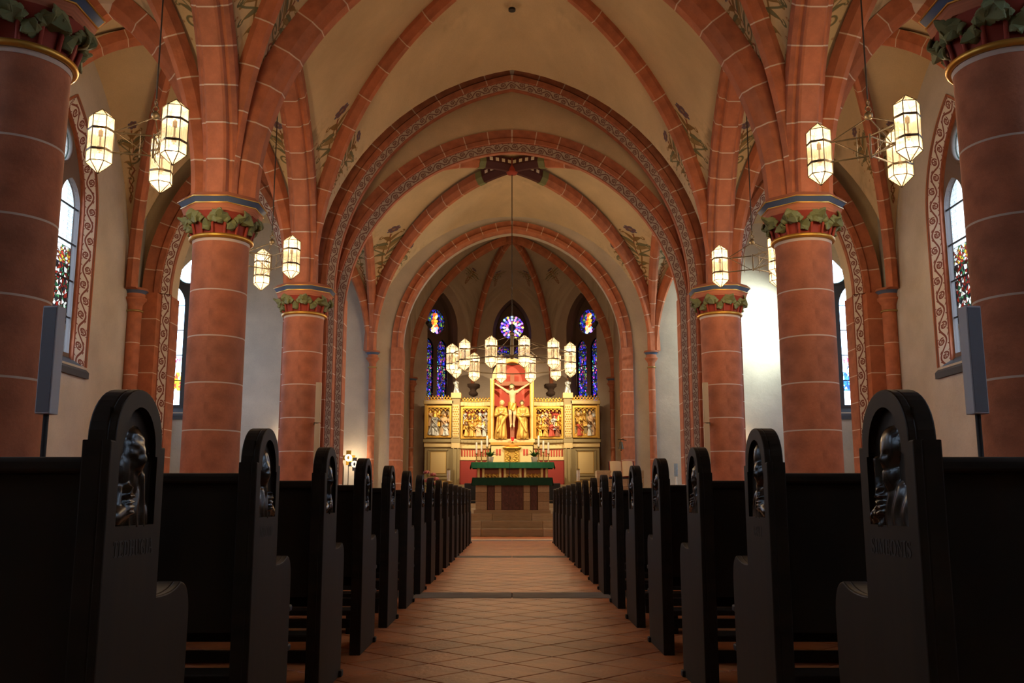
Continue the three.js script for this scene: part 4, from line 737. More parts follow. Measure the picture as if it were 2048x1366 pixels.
// ---------------------------------------------------------------- choir steps and platforms
{
  const st = structure('floor_choir', 'sandstone steps and raised choir floor before the altars', 'floor');
  const slab = (w, y0, y1, d0, d1, n, nm = 'step_stone') => { for (let k = 0; k < n; k++) part(nm, rbox(w / n - 0.006, y1 - y0, d1 - d0, 0.008, -w / 2 + (k + 0.5) * w / n, (y0 + y1) / 2, -(d0 + d1) / 2), SAND[(k * 7 + n) % 3], st); };
  slab(7.4, 0, 0.175, 23.0, 23.36, 5); slab(7.4, 0, 0.355, 23.36, 28.9, 5, 'platform_stone');
  slab(2.9, 0.355, 0.53, 23.62, 25.2, 3, 'altar_step'); slab(6.2, 0.355, 0.62, 29.0, 29.5, 4); slab(6.6, 0.355, 0.89, 29.5, 30.0, 4); slab(7.0, 0.355, 1.15, 30.0, 35.8, 4, 'platform_stone');
}
{ // front altar of stone blocks with dark panels and a green cloth
  const g = thing('stone_altar', 'front altar of pale stone blocks with dark carved panels', 'altar', [0.01, 0.53, -24.15]);
  part('core', box(1.78, 0.72, 0.74, 0, 0.36, 0), M.grout, g);
  const z = 0.39; part('plinth', rbox(1.9, 0.08, 0.86, 0.01, 0, 0.04, 0), SAND[1], g); part('top_slab', rbox(1.9, 0.14, 0.9, 0.01, 0, 0.79, 0), SAND[0], g);
  for (const sx of [-1, 1]) for (let k = 0; k < 3; k++) { const y = 0.08 + (k + 0.5) * 0.213; part('stone_block', rbox(0.28, 0.207, 0.1, 0.006, sx * 0.77, y, z - 0.04), SAND[k % 3], g); part('stone_block', rbox(0.16, 0.207, 0.1, 0.006, sx * 0.355, y, z - 0.04), SAND[(k + 1) % 3], g); }
  M.darkMarble = std({ map: rep(grainTex([98, 62, 50], 0.3, 71), 2), roughness: 0.5 });
  for (const [x, w] of [[-0.53, 0.17], [0.53, 0.17], [0, 0.54]]) { part('dark_panel', rbox(w, 0.63, 0.06, 0.006, x, 0.395, z - 0.035), M.darkMarble, g); part('panel_relief', new THREE.TorusGeometry(w * 0.33, 0.01, 6, 24).translate(x, 0.38, z - 0.008), M.darkMarble, g); }
  const c = thing('altar_cloth', 'dark green cloth over the front stone altar', 'cloth', [0.01, 1.39, -24.15]);
  part('cloth_top', rbox(1.98, 0.014, 0.96, 0.005, 0, 0.007, 0), M.green, c);
  for (const s of [-1, 1]) part('cloth_drop', grid(60, 6, (u, v) => [(u - 0.5) * 1.98, 0.012 - v * 0.19, s * (0.48 + 0.012 * v * Math.sin(u * 60))]), M.green, c);
  for (const s of [-1, 1]) part('cloth_side', grid(20, 6, (u, v) => [s * (0.99 + 0.03 * v), 0.012 - v * 0.19, (u - 0.5) * 0.96]), M.green, c);
  const mic = thing('microphone', 'thin black gooseneck microphone on the front altar', 'microphone', [-0.06, 1.404, -23.95]);
  part('foot', cyl(0.05, 0.045, 0.02, 16, 0, 0.01, 0), M.black, mic); part('neck', rod([0, 0, 0], [0.01, 0.48, -0.02], 0.006), M.black, mic); part('head', rod([0.01, 0.47, -0.02], [0.012, 0.54, 0.01], 0.011), M.black, mic);
}
// ---------------------------------------------------------------- carved figures
function capsule(p, a, b, ra, rb) { const ab = V3().subVectors(b, a), t = clamp(V3().subVectors(p, a).dot(ab) / ab.lengthSq(), 0, 1); return p.distanceTo(V3().copy(a).addScaledVector(ab, t)) - lerp(ra, rb, t); }
const smin = (a, b, k) => { const h = Math.max(k - Math.abs(a - b), 0) / k; return Math.min(a, b) - h * h * k * 0.25; };
function sdfMesh(f, c, half, res) {
  const mc = new MarchingCubes(res, M.flesh, false, false, 60000); mc.isolation = 0; const p = V3(), hs = res / 2;
  for (let z = 0; z < res; z++) for (let y = 0; y < res; y++) for (let x = 0; x < res; x++) { p.set(c[0] + (x - hs) / hs * half[0], c[1] + (y - hs) / hs * half[1], c[2] + (z - hs) / hs * half[2]); mc.field[x + y * res + z * res * res] = -f(p); }
  mc.update(); const n = mc.count, P = new Float32Array(n * 3);
  for (let i = 0; i < n; i++) for (let k = 0; k < 3; k++) P[i * 3 + k] = c[k] + mc.positionArray[i * 3 + k] * half[k];
  let g = new THREE.BufferGeometry(); g.setAttribute('position', new THREE.BufferAttribute(P, 3)); g = mergeVertices(g, 1e-4); g.computeVertexNormals();
  const q = g.attributes.position; g.setAttribute('uv', new THREE.Float32BufferAttribute(new Float32Array(q.count * 2), 2)); return g;
}
// a robed standing figure one unit tall: gown with folds and two bent arms; a head with hair or veil
function robeGeo(s, wide = 1, lean = 0) {
  const prof = (v) => 0.5 * wide * (v < 0.55 ? lerp(0.44, 0.27, v / 0.55) : v < 0.8 ? lerp(0.27, 0.33, (v - 0.55) / 0.25) : lerp(0.33, 0.1, ((v - 0.8) / 0.2) ** 1.5));
  const body = grid(36, 22, (u, v) => { const a = u * 2 * PI, r = prof(v) * (1 + (0.14 * Math.sin(a * 6 + v * 5 * (s % 2 ? 1 : -1) + s) + 0.07 * Math.sin(a * 11 + s * 2 - v * 7)) * (1 - v * 0.8)), y = v * 0.86; return [r * Math.sin(a) + lean * v * v, y, r * 0.72 * Math.cos(a)]; });
  const arm = (e) => { const A = V3(e * 0.15 * wide + lean, 0.76, 0.02), B = V3(e * 0.2 * wide + lean, 0.58, 0.1), C = V3(e * 0.04 + lean, 0.62 + 0.05 * ((s + e) % 3), 0.19); return [new THREE.TubeGeometry(new THREE.QuadraticBezierCurve3(A, B, C), 8, 0.042, 7)]; };
  const fold = new THREE.TubeGeometry(new THREE.QuadraticBezierCurve3(V3(-0.16, 0.66, 0.12), V3(0.02, 0.42, 0.2), V3(0.15, 0.3, 0.12)), 10, 0.035, 6);
  return merge([body, ...arm(-1), ...arm(1), fold]);
}
const robes = [0, 1, 2, 3].map((k) => robeGeo(k, 0.85 + 0.1 * k, (k - 1.5) * 0.04));
const headGeo = merge([new THREE.SphereGeometry(0.062, 14, 10).scale(0.9, 1.2, 1), ball(0.016, 0, -0.008, 0.062, 8, 6)]), hairGeo = merge([new THREE.SphereGeometry(0.074, 14, 10).scale(1, 1.15, 0.95).translate(0, 0.014, -0.02)]), veilGeo = merge([new THREE.SphereGeometry(0.082, 14, 10).scale(1, 1.2, 0.95).translate(0, 0.012, -0.02), cyl(0.11, 0.075, 0.14, 12, 0, -0.07, -0.02)]);
const PAL = [M.gold, M.oldgold, M.silver, M.redpaint, M.oldgold, M.gold, M.crosswood, M.gold, M.silver, M.flesh, M.gold];
M.hair = std({ color: 0x5a3a22, roughness: 0.8 });
function reliefPanel(parent, name, x0, x1, y0, y1, z, rows) {
  const g = sub(name, parent), w = x1 - x0, h = y1 - y0;
  part('red_ground', box(w, h, 0.04, (x0 + x1) / 2, (y0 + y1) / 2, z - 0.1), M.deepred, g);
  for (const [n, by, fh, zz] of rows) for (let k = 0; k < n; k++) {
    const x = x0 + w * (k + 0.5 + (rnd() - 0.5) * 0.3) / n, s = h * fh * (0.92 + 0.16 * rnd()), y = y0 + h * by, q = Math.floor(rnd() * 4);
    const r = part('carved_robe', robes[q], PAL[Math.floor(rnd() * PAL.length)], g); r.position.set(x, y, z + zz); r.scale.setScalar(s); r.rotation.y = (rnd() - 0.5) * 1.2; r.rotation.z = (rnd() - 0.5) * 0.16;
    const hx = x + (q - 1.5) * 0.04 * s, hy = y + s * 0.93, hd = part('carved_head', headGeo, M.flesh, g); hd.position.set(hx, hy, z + zz + 0.02 * s); hd.scale.setScalar(s * 1.25); hd.rotation.y = (rnd() - 0.5) * 1.4;
    const hr = part('carved_hair', rnd() < 0.6 ? hairGeo : veilGeo, [M.hair, M.gold, M.oldgold, M.hair][Math.floor(rnd() * 4)], g); hr.position.copy(hd.position); hr.scale.copy(hd.scale); hr.rotation.copy(hd.rotation);
  }
  const grd = []; for (let k = 0; k < 7; k++) grd.push(ball(0.09, x0 + w * (k + 0.5) / 7, y0 + 0.01, z - 0.02, 8, 6)); part('carved_ground', merge(grd), M.oldgold, g);
  // gilded tracery along the top
  const tr = []; const nb = Math.round(w / 0.16); for (let k = 0; k < nb; k++) { tr.push(new THREE.TorusGeometry(w / nb / 2 * 0.9, 0.016, 6, 12, PI).translate(x0 + w * (k + 0.5) / nb, y1 - 0.1, z + 0.08)); tr.push(ball(0.024, x0 + w * (k + 0.5) / nb, y1 - 0.03, z + 0.08, 8, 6)); tr.push(ball(0.02, x0 + w * k / nb + 0.01, y1 - 0.11, z + 0.085, 8, 6)); }
  part('gilt_tracery', merge(tr), M.gold, g);
}
// ---------------------------------------------------------------- the altarpiece
{
  const g = thing('altarpiece', 'gilded carved altarpiece with relief panels in the apse', 'altarpiece', [0, 1.15, -33.55]);
  const Y = (y) => y - 1.15, bx = (w, y0, y1, d, x, z, r = 0.006) => rbox(w, y1 - y0, d, r, x, Y((y0 + y1) / 2), z);
  part('stone_base', bx(4.3, 1.15, 1.4, 0.62, 0, 0), SAND[0], g);
  const frame = (name, x0, x1, y0, y1, z, b, mat) => part(name, merge([box(b, y1 - y0, 0.12, x0 - b / 2, Y((y0 + y1) / 2), z), box(b, y1 - y0, 0.12, x1 + b / 2, Y((y0 + y1) / 2), z), box(x1 - x0 + 2 * b, b, 0.12, (x0 + x1) / 2, Y(y0 - b / 2), z), box(x1 - x0 + 2 * b, b, 0.12, (x0 + x1) / 2, Y(y1 + b / 2), z)]), mat, g);
  for (const sd of [-1, 1]) {
    const S = (a, b) => sd < 0 ? [-b, -a] : [a, b];
    // outer bay
    part('side_case', bx(0.98, 1.15, 4.32, 0.3, sd * 2.58, -0.12), M.taupe, g);
    part('cupboard_front', bx(0.96, 1.2, 2.7, 0.1, sd * 2.58, 0.06), M.taupe, g);
    for (const [y0, y1] of [[1.72, 2.6], [1.25, 1.6]]) { const d = sub('cupboard_door', g); part('door_frame', merge([box(0.7, 0.04, 0.05, sd * 2.58, Y(y0), 0.12), box(0.7, 0.04, 0.05, sd * 2.58, Y(y1), 0.12), box(0.04, y1 - y0, 0.05, sd * 2.58 - 0.34, Y((y0 + y1) / 2), 0.12), box(0.04, y1 - y0, 0.05, sd * 2.58 + 0.34, Y((y0 + y1) / 2), 0.12)]), M.taupe, d); part('gilt_edge', merge([-1, 1].map((q) => box(0.012, y1 - y0 - 0.14, 0.02, sd * 2.58 + q * 0.27, Y((y0 + y1) / 2), 0.115)).concat([-1, 1].map((q) => box(0.55, 0.012, 0.02, sd * 2.58, Y((y0 + y1) / 2) + q * (y1 - y0 - 0.14) / 2, 0.115)))), M.oldgold, d); part('door_panel', box(0.53, y1 - y0 - 0.15, 0.02, sd * 2.58, Y((y0 + y1) / 2), 0.112), M.cream, d); }
    part('frieze', bx(1.0, 2.7, 2.86, 0.22, sd * 2.58, 0.06), M.cream, g); part('cornice', bx(1.06, 2.86, 2.97, 0.36, sd * 2.58, 0.06, 0.02), M.taupe, g);
    const [a0, a1] = S(2.2, 2.94); frame('gilt_frame', a0, a1, 3.1, 4.08, 0.1, 0.07, M.gold); part('outer_stile', bx(0.08, 3.0, 4.2, 0.16, sd * 3.04, 0.08), M.oldgold, g);
    reliefPanel(g, 'relief_panel', a0, a1, Y(3.1), Y(4.08), 0.06, [[2, 0.02, 0.8, 0.02], [3, 0.34, 0.6, -0.05], [2, 0.0, 0.5, 0.08]]);
    part('cornice', bx(1.06, 4.2, 4.34, 0.34, sd * 2.58, 0.06, 0.02), M.cream, g);
    const cr = []; for (let k = 0; k < 9; k++) { cr.push(new THREE.TorusGeometry(0.045, 0.017, 6, 12).translate(sd * 2.58 - 0.44 + k * 0.11, Y(4.42), 0.1)); cr.push(ball(0.028, sd * 2.58 - 0.385 + k * 0.11, Y(4.38), 0.1, 8, 6)); cr.push(ball(0.026, sd * 2.58 - 0.44 + k * 0.11, Y(4.5), 0.1, 8, 6)); } part('gilt_cresting', merge(cr), M.gold, g);
    // pilaster with a figure on top
    part('pilaster', bx(0.28, 1.15, 4.4, 0.4, sd * 1.97, 0.03), M.taupe, g); part('pilaster_face', bx(0.22, 3.02, 4.18, 0.04, sd * 1.97, 0.245), M.cream, g);
    const bd = []; for (let k = 0; k < 13; k++) for (const q of [-1, 0, 1]) bd.push(ball(0.025, sd * 1.97 + q * 0.07 + (k % 2 ? 0.02 : -0.02), Y(3.08 + k * 0.085), 0.265, 8, 6)); part('gilt_studs', merge(bd), M.gold, g);
    for (const q of [-1, 1]) part('pilaster_rib', cyl(0.03, 0.03, 1.45, 10, sd * 1.97 + q * 0.08, Y(1.95), 0.24), M.taupe, g);
    part('pilaster_cornice', bx(0.34, 2.84, 2.99, 0.46, sd * 1.97, 0.05, 0.02), M.taupe, g); part('pilaster_cap', bx(0.36, 4.4, 4.6, 0.46, sd * 1.97, 0.05, 0.02), M.cream, g); part('pilaster_frieze', bx(0.3, 2.66, 2.84, 0.44, sd * 1.97, 0.05), M.cream, g);
    const fg = part('crowning_figure', robes[sd < 0 ? 1 : 2], M.silver, g); fg.position.set(sd * 1.97, Y(4.6), 0.05); fg.scale.setScalar(0.52); const fh = part('figure_head', merge([headGeo, hairGeo]), M.hair, g); fh.position.set(sd * 1.97, Y(4.6) + 0.49, 0.06); fh.scale.setScalar(0.62);
    // concave inner bay
    const arc = (y0, y1, z0, mat, nm, th = 0.06) => part(nm, grid(14, 1, (u, v) => { const x = lerp(0.76, 1.84, u); return [sd * x, Y(v ? y1 : y0), z0 - 0.16 * Math.sin(u * PI)]; }), mat, g);
    part('inner_case', bx(1.1, 1.4, 4.3, 0.12, sd * 1.3, -0.22), M.taupe, g);
    arc(1.4, 2.25, 0.04, M.deepred, 'red_hanging'); arc(2.25, 2.36, 0.07, M.cream, 'ledge_front'); arc(2.36, 2.66, 0.0, M.cream, 'arcade_ground'); arc(2.66, 2.86, 0.07, M.cream, 'frieze_band');
    for (let k = 0; k < 11; k++) { const u = (k + 0.7) / 11.4, x = lerp(0.78, 1.82, u); part('arcade_slot', box(0.05, 0.24, 0.02, sd * x, Y(2.51), 0.012 - 0.16 * Math.sin(u * PI)), M.redpaint, g); }
    const cor = (y, h, z) => { const p = []; for (let k = 0; k < 8; k++) { const u = (k + 0.5) / 8; p.push(box(1.12 / 8 + 0.004, h, 0.16, sd * lerp(0.76, 1.84, u), Y(y), z - 0.16 * Math.sin(u * PI))); } return merge(p); };
    part('curved_cornice', cor(2.91, 0.1, 0.08), M.taupe, g); part('curved_cornice', cor(4.22, 0.13, 0.06), M.cream, g);
    const [b0, b1] = S(0.86, 1.74); frame('gilt_frame', b0, b1, 3.08, 4.06, -0.02, 0.08, M.gold);
    reliefPanel(g, 'relief_panel', b0, b1, Y(3.08), Y(4.06), -0.05, [[4, 0.0, 0.52, 0.09], [5, 0.24, 0.5, 0.02], [6, 0.44, 0.48, -0.04]]);
    const c2 = []; for (let k = 0; k < 10; k++) { const u = (k + 0.5) / 10, x = sd * lerp(0.76, 1.84, u), z = 0.08 - 0.16 * Math.sin(u * PI); c2.push(new THREE.TorusGeometry(0.045, 0.017, 6, 12).translate(x, Y(4.37), z)); c2.push(ball(0.026, x + 0.05, Y(4.32), z, 8, 6)); c2.push(ball(0.024, x, Y(4.44), z, 8, 6)); } part('gilt_cresting', merge(c2), M.gold, g);
    // posts of the middle shrine
    part('shrine_post', bx(0.15, 2.97, 5.1, 0.3, sd * 0.7, 0.14), M.cream, g); part('gilt_moulding', cyl(0.022, 0.022, 2.05, 10, sd * 0.645, Y(4.02), 0.3), M.gold, g); part('gilt_moulding', cyl(0.02, 0.02, 2.05, 10, sd * 0.755, Y(4.02), 0.3), M.gold, g);
  }
  const back = new THREE.Shape(archPts(0, 0.64, Y(2.97), Y(5.1), 0.0001 + 0.66).map((p) => p)); part('shrine_back', extr(back, 0.05).translate(0, 0, -0.1), M.redpaint, g);
  part('shrine_arch', sweep(archPath(V3(0, Y(5.1), 0.12), X, 0.56, 0.6), 0, 1, 24, [[-0.2, 0.14], [-0.2, 0], [0.16, 0], [0.16, 0.14], [-0.2, 0.14]]), M.cream, g); part('gilt_arch_edge', sweep(archPath(V3(0, Y(5.1), 0.12), X, 0.545, 0.585), 0, 1, 24, [[0.1, 0.03], [0.1, 0], [0.17, 0], [0.17, 0.03]]), M.gold, g);
  part('shrine_sill', bx(1.6, 2.84, 2.97, 0.5, 0, 0.14, 0.02), M.cream, g);
  // tabernacle below the shrine
  part('tabernacle', bx(1.44, 2.12, 2.84, 0.42, 0, 0.28), M.cream, g); part('tabernacle_cornice', bx(1.5, 2.74, 2.84, 0.5, 0, 0.28, 0.015), M.oldgold, g); part('canopy', lathe([[0.02, 0.1], [0.12, 0.07], [0.34, 0.0], [0.32, -0.03]], 20).scale(1, 1, 0.5).translate(0, Y(2.66), 0.5), M.gold, g);
  const d = sub('tabernacle_door', g); part('door_leaf', bx(0.54, 2.12, 2.6, 0.03, 0, 0.5), M.oldgold, d); const or = []; for (let k = 0; k < 6; k++) for (const q of [-1, 1]) { or.push(new THREE.TorusGeometry(0.055, 0.014, 6, 14).translate(q * (0.13 + 0.04 * (k % 2 ? 1 : -1)), Y(2.17 + k * 0.075), 0.52)); or.push(ball(0.025, q * 0.13, Y(2.18 + k * 0.075), 0.525, 8, 6)); } part('gilt_scrolls', merge(or), M.gold, d);
  for (const q of [-1, 1]) for (const e of [0, 1]) part('red_niche', box(0.07, 0.22, 0.02, q * (0.42 + e * 0.1), Y(2.5), 0.49), M.redpaint, g);
}
{ // the crucified figure and the two figures below
  const g = thing('crucifix', 'carved crucified figure on a brown wooden cross', 'crucifix', [0.01, 2.97, -33.3]);
  part('cross', merge([rbox(0.15, 2.3, 0.06, 0.008, 0, 1.15, -0.09), rbox(1.5, 0.15, 0.06, 0.008, 0, 1.96, -0.085)]), M.crosswood, g);
  const J = { n: V3(0, 1.7, 0.03), h: V3(-0.02, 1.84, 0.07), ch: V3(0, 1.56, 0.04), wa: V3(0.01, 1.34, 0.03), hi: V3(0, 1.2, 0.03), sl: V3(-0.16, 1.66, 0.03), sr: V3(0.16, 1.66, 0.03), el: V3(-0.36, 1.8, 0), er: V3(0.36, 1.8, 0), wl: V3(-0.58, 1.94, -0.02), wr: V3(0.58, 1.94, -0.02), kl: V3(-0.075, 0.86, 0.1), kr: V3(0.085, 0.86, 0.1), al: V3(-0.05, 0.52, 0.02), ar: V3(0.05, 0.52, 0.02), tl: V3(-0.06, 0.42, 0.08), tr: V3(0.06, 0.42, 0.08) };
  const body = (p) => {
    let d = capsule(p, J.ch, J.wa, 0.115, 0.085); d = smin(d, capsule(p, J.wa, J.hi, 0.085, 0.1), 0.05); d = smin(d, capsule(p, J.sl, J.sr, 0.055, 0.055), 0.06); d = smin(d, capsule(p, J.ch, J.n, 0.06, 0.042), 0.04); d = smin(d, capsule(p, J.n, J.h, 0.04, 0.06), 0.03);
    d = smin(d, capsule(p, J.h, V3(-0.022, 1.79, 0.1), 0.072, 0.045), 0.03);
    for (const [a, b, c] of [[J.sl, J.el, J.wl], [J.sr, J.er, J.wr]]) { d = smin(d, capsule(p, a, b, 0.05, 0.036), 0.03); d = smin(d, capsule(p, b, c, 0.036, 0.024), 0.02); d = smin(d, capsule(p, c, V3(c.x * 1.13, c.y + 0.03, c.z), 0.026, 0.02), 0.02); }
    for (const [s, k, a, t] of [[V3(-0.06, 1.16, 0.03), J.kl, J.al, J.tl], [V3(0.06, 1.16, 0.03), J.kr, J.ar, J.tr]]) { d = smin(d, capsule(p, s, k, 0.083, 0.055), 0.03); d = smin(d, capsule(p, k, a, 0.055, 0.033), 0.02); d = smin(d, capsule(p, a, t, 0.034, 0.024), 0.02); }
    return d;
  };
  part('carved_body', sdfMesh(body, [0, 1.18, 0.04], [0.74, 0.86, 0.24], 84), M.flesh, g);
  part('loincloth', grid(30, 10, (u, v) => { const a = u * 2 * PI, r = 0.13 + 0.012 * Math.sin(a * 7 + v * 6); return [r * 1.12 * Math.sin(a), lerp(1.27, 1.0, v) - 0.03 * Math.sin(a * 2), 0.05 + r * 0.95 * Math.cos(a)]; }), M.gold, g);
  part('hair', merge([new THREE.SphereGeometry(0.085, 16, 12).scale(1, 1.1, 0.9).translate(-0.02, 1.86, 0.045), rod([-0.09, 1.84, 0.06], [-0.1, 1.7, 0.08], 0.025), rod([0.05, 1.84, 0.05], [0.08, 1.7, 0.06], 0.025), ball(0.034, -0.022, 1.765, 0.115)]), M.hair, g);
  part('crown', new THREE.TorusGeometry(0.082, 0.014, 6, 20).rotateX(PI / 2 - 0.2).translate(-0.02, 1.88, 0.05), M.plant, g);
  for (const sd of [-1, 1]) {
    const s = thing('carved_saint', sd < 0 ? 'gilded standing figure with folded hands left of the cross' : 'gilded standing figure with bowed head right of the cross', 'statue', [sd * 0.38, 2.97, -33.26]), hx = -sd * 0.03;
    const robe = (p) => {
      const y = p.y, a = Math.atan2(p.x, p.z), f = (0.02 * Math.sin(a * 5 + y * 3 * sd) + 0.014 * Math.sin(a * 9 - y * 5)) * (1 - sstep(0.9, 1.2, y));
      let d = capsule(p, V3(0, 0.1, 0), V3(0, 0.7, 0), 0.2, 0.13) + f; d = smin(d, capsule(p, V3(0, 0.7, 0), V3(0, 1.0, 0), 0.13, 0.145), 0.08); d = smin(d, capsule(p, V3(-0.11, 1.05, 0), V3(0.11, 1.05, 0), 0.075, 0.075), 0.06); d = smin(d, capsule(p, V3(0, 1.05, 0), V3(hx * 0.6, 1.17, 0.02), 0.05, 0.045), 0.03);
      d = smin(d, capsule(p, V3(hx, 1.25, 0.04), V3(hx, 1.2, 0.06), 0.07, 0.05), 0.03);
      for (const e of [-1, 1]) { d = smin(d, capsule(p, V3(e * 0.15, 1.04, 0), V3(e * 0.18, 0.83, 0.08), 0.06, 0.062), 0.03); d = smin(d, capsule(p, V3(e * 0.18, 0.83, 0.08), V3(e * 0.02, 0.88 - 0.08 * (sd > 0), 0.17), 0.058, 0.035), 0.03); }
      d = smin(d, capsule(p, V3(-0.16 * sd, 0.78, 0.1), V3(0.12 * sd, 0.25, 0.16), 0.05, 0.045), 0.03);
      return Math.max(d, 0.005 - y);
    };
    part('carved_figure', sdfMesh(robe, [0, 0.66, 0.02], [0.34, 0.74, 0.34], 72), M.oldgold, s);
    part('carved_face', merge([new THREE.SphereGeometry(0.062, 16, 12).scale(0.85, 1.15, 0.9).translate(hx, 1.235, 0.065), ball(0.013, hx, 1.23, 0.122, 8, 6)]), M.flesh, s); part('carved_hands', merge([ball(0.032, -0.015, 0.9 - 0.08 * (sd > 0), 0.2, 10, 8), ball(0.03, 0.02, 0.93 - 0.08 * (sd > 0), 0.2, 10, 8)]), M.flesh, s);
    part(sd < 0 ? 'veil' : 'hair', new THREE.SphereGeometry(0.09, 16, 12).scale(0.95, 1.12, 0.9).translate(hx, 1.265, 0.015), sd < 0 ? M.cream : M.hair, s); part('base', rbox(0.42, 0.03, 0.3, 0.006, 0, 0.015, 0), M.oldgold, s);
  }
}
{ // the high altar below it
  const g = thing('high_altar', 'high altar with small marble columns under a green cloth', 'altar', [0.02, 1.15, -32.45]);
  part('core', box(2.36, 0.84, 0.7, 0, 0.42, -0.05), M.deepred, g); part('plinth', rbox(2.5, 0.14, 0.92, 0.01, 0, 0.07, 0), SAND[0], g); part('mensa', rbox(2.5, 0.1, 0.95, 0.01, 0, 0.9, 0), SAND[2], g);
  for (const x of [-1.14, -0.98, -0.42, -0.26, 0.26, 0.42, 0.98, 1.14]) { part('colonnette', cyl(0.045, 0.045, 0.56, 14, x, 0.5, 0.36), M.cream, g); part('colonnette_cap', lathe([[0.045, 0.76], [0.085, 0.85]], 12).translate(x, 0, 0.36), M.gold, g); }
  for (const x of [-0.7, 0, 0.7]) { part('relief_niche', box(0.5, 0.5, 0.03, x, 0.5, 0.31), M.crosswood, g); for (let k = 0; k < 4; k++) { const r = part('relief_figure', robes[k], M.oldgold, g); r.position.set(x - 0.17 + k * 0.115, 0.3, 0.33); r.scale.setScalar(0.34); } }
  const c = thing('altar_cloth', 'bright green cloth with fringed drop on the high altar', 'cloth', [0.02, 2.1, -32.45]);
  part('cloth_top', rbox(2.76, 0.014, 1.0, 0.005, 0, 0.008, 0), M.greenBright = std({ color: 0x2f7a58, roughness: 0.95 }), c);
  for (const s of [-1, 1]) part('cloth_drop', grid(90, 6, (u, v) => [(u - 0.5) * 2.76, 0.015 - v * 0.2, s * (0.5 + 0.014 * v * Math.sin(u * 90))]), M.greenBright, c);
  for (const s of [-1, 1]) part('cloth_side', grid(24, 6, (u, v) => [s * (1.38 + 0.05 * v), 0.015 - v * (0.2 + 0.04 * Math.sin(u * 20)), (u - 0.5) * 1.0]), M.greenBright, c);
}
// candles on the high altar
[[-1.2, 0.63, 'outermost left'], [-1.03, 0.69, 'second left'], [-0.84, 0.86, 'innermost left'], [0.9, 0.86, 'innermost right'], [1.06, 0.69, 'second right'], [1.23, 0.63, 'outermost right']].forEach(([x, h, w]) => {
  const g = thing('altar_candle', w + ' white candle on a brass stick, high altar', 'candle', [x, 2.115, -32.3], 0, 'candles on the high altar');
  part('candlestick', lathe([[0.07, 0], [0.07, 0.015], [0.02, 0.05], [0.016, h * 0.3], [0.03, h * 0.34], [0.014, h * 0.4], [0.014, h - 0.36], [0.05, h - 0.34], [0.05, h - 0.325], [0.0, h - 0.32]], 16), M.brass, g);
  part('candle', lathe([[0, h - 0.32], [0.034, h - 0.32], [0.034, h + 0.02], [0.012, h + 0.05], [0, h + 0.05]], 14), M.wax, g); part('wick', rod([0, h + 0.05, 0], [0.002, h + 0.07, 0], 0.003), M.black, g);
});
function leafPlant(g, n, len, mat, y0) { for (let k = 0; k < n; k++) { const a = k * 2.4, t = 0.35 + 0.6 * rnd(), l = len * (0.7 + 0.5 * rnd()), lf = grid(2, 6, (u, v) => { const w = (u - 0.5) * 0.05 * Math.sin(PI * Math.min(1, v * 0.9 + 0.1)), r = l * v * t, y = y0 + l * (v - 0.55 * v * v * t * 1.6); return [r * Math.cos(a) - w * Math.sin(a), y + Math.abs(u - 0.5) * 0.01, r * Math.sin(a) + w * Math.cos(a)]; }); part('leaf', lf, mat, g); } }
for (const sd of [-1, 1]) {
  const g = thing('potted_plant', (sd < 0 ? 'left' : 'right') + ' green leafy plant in a white pot on the high altar', 'plant', [sd * 0.74 + 0.01, 2.115, -32.06]);
  part('pot', lathe([[0, 0], [0.09, 0], [0.12, 0.18], [0.1, 0.18], [0.095, 0.15], [0, 0.15]], 20), M.white, g); leafPlant(g, 30, 0.4, M.plant, 0.14);
}
{ // red sanctuary lamp on the shrine sill
  const g = thing('sanctuary_lamp', 'small red glass sanctuary lamp above the tabernacle', 'lamp', [0.02, 2.84, -33.0]);
  part('cup_foot', lathe([[0, 0], [0.04, 0], [0.012, 0.02], [0.012, 0.035], [0.03, 0.04]], 14), M.gold, g); part('red_glass', lathe([[0.03, 0.04], [0.05, 0.08], [0.052, 0.17], [0.045, 0.18]], 16), std({ color: 0xb01818, roughness: 0.25, emissive: new THREE.Color().setRGB(0.8, 0.05, 0.03), emissiveIntensity: 0.5 }), g);
  const l = new THREE.PointLight(new THREE.Color().setRGB(1, 0.15, 0.08), 0.05); l.name = 'sanctuary_light'; l.position.set(0, 0.1, 0.07); g.add(l);
}
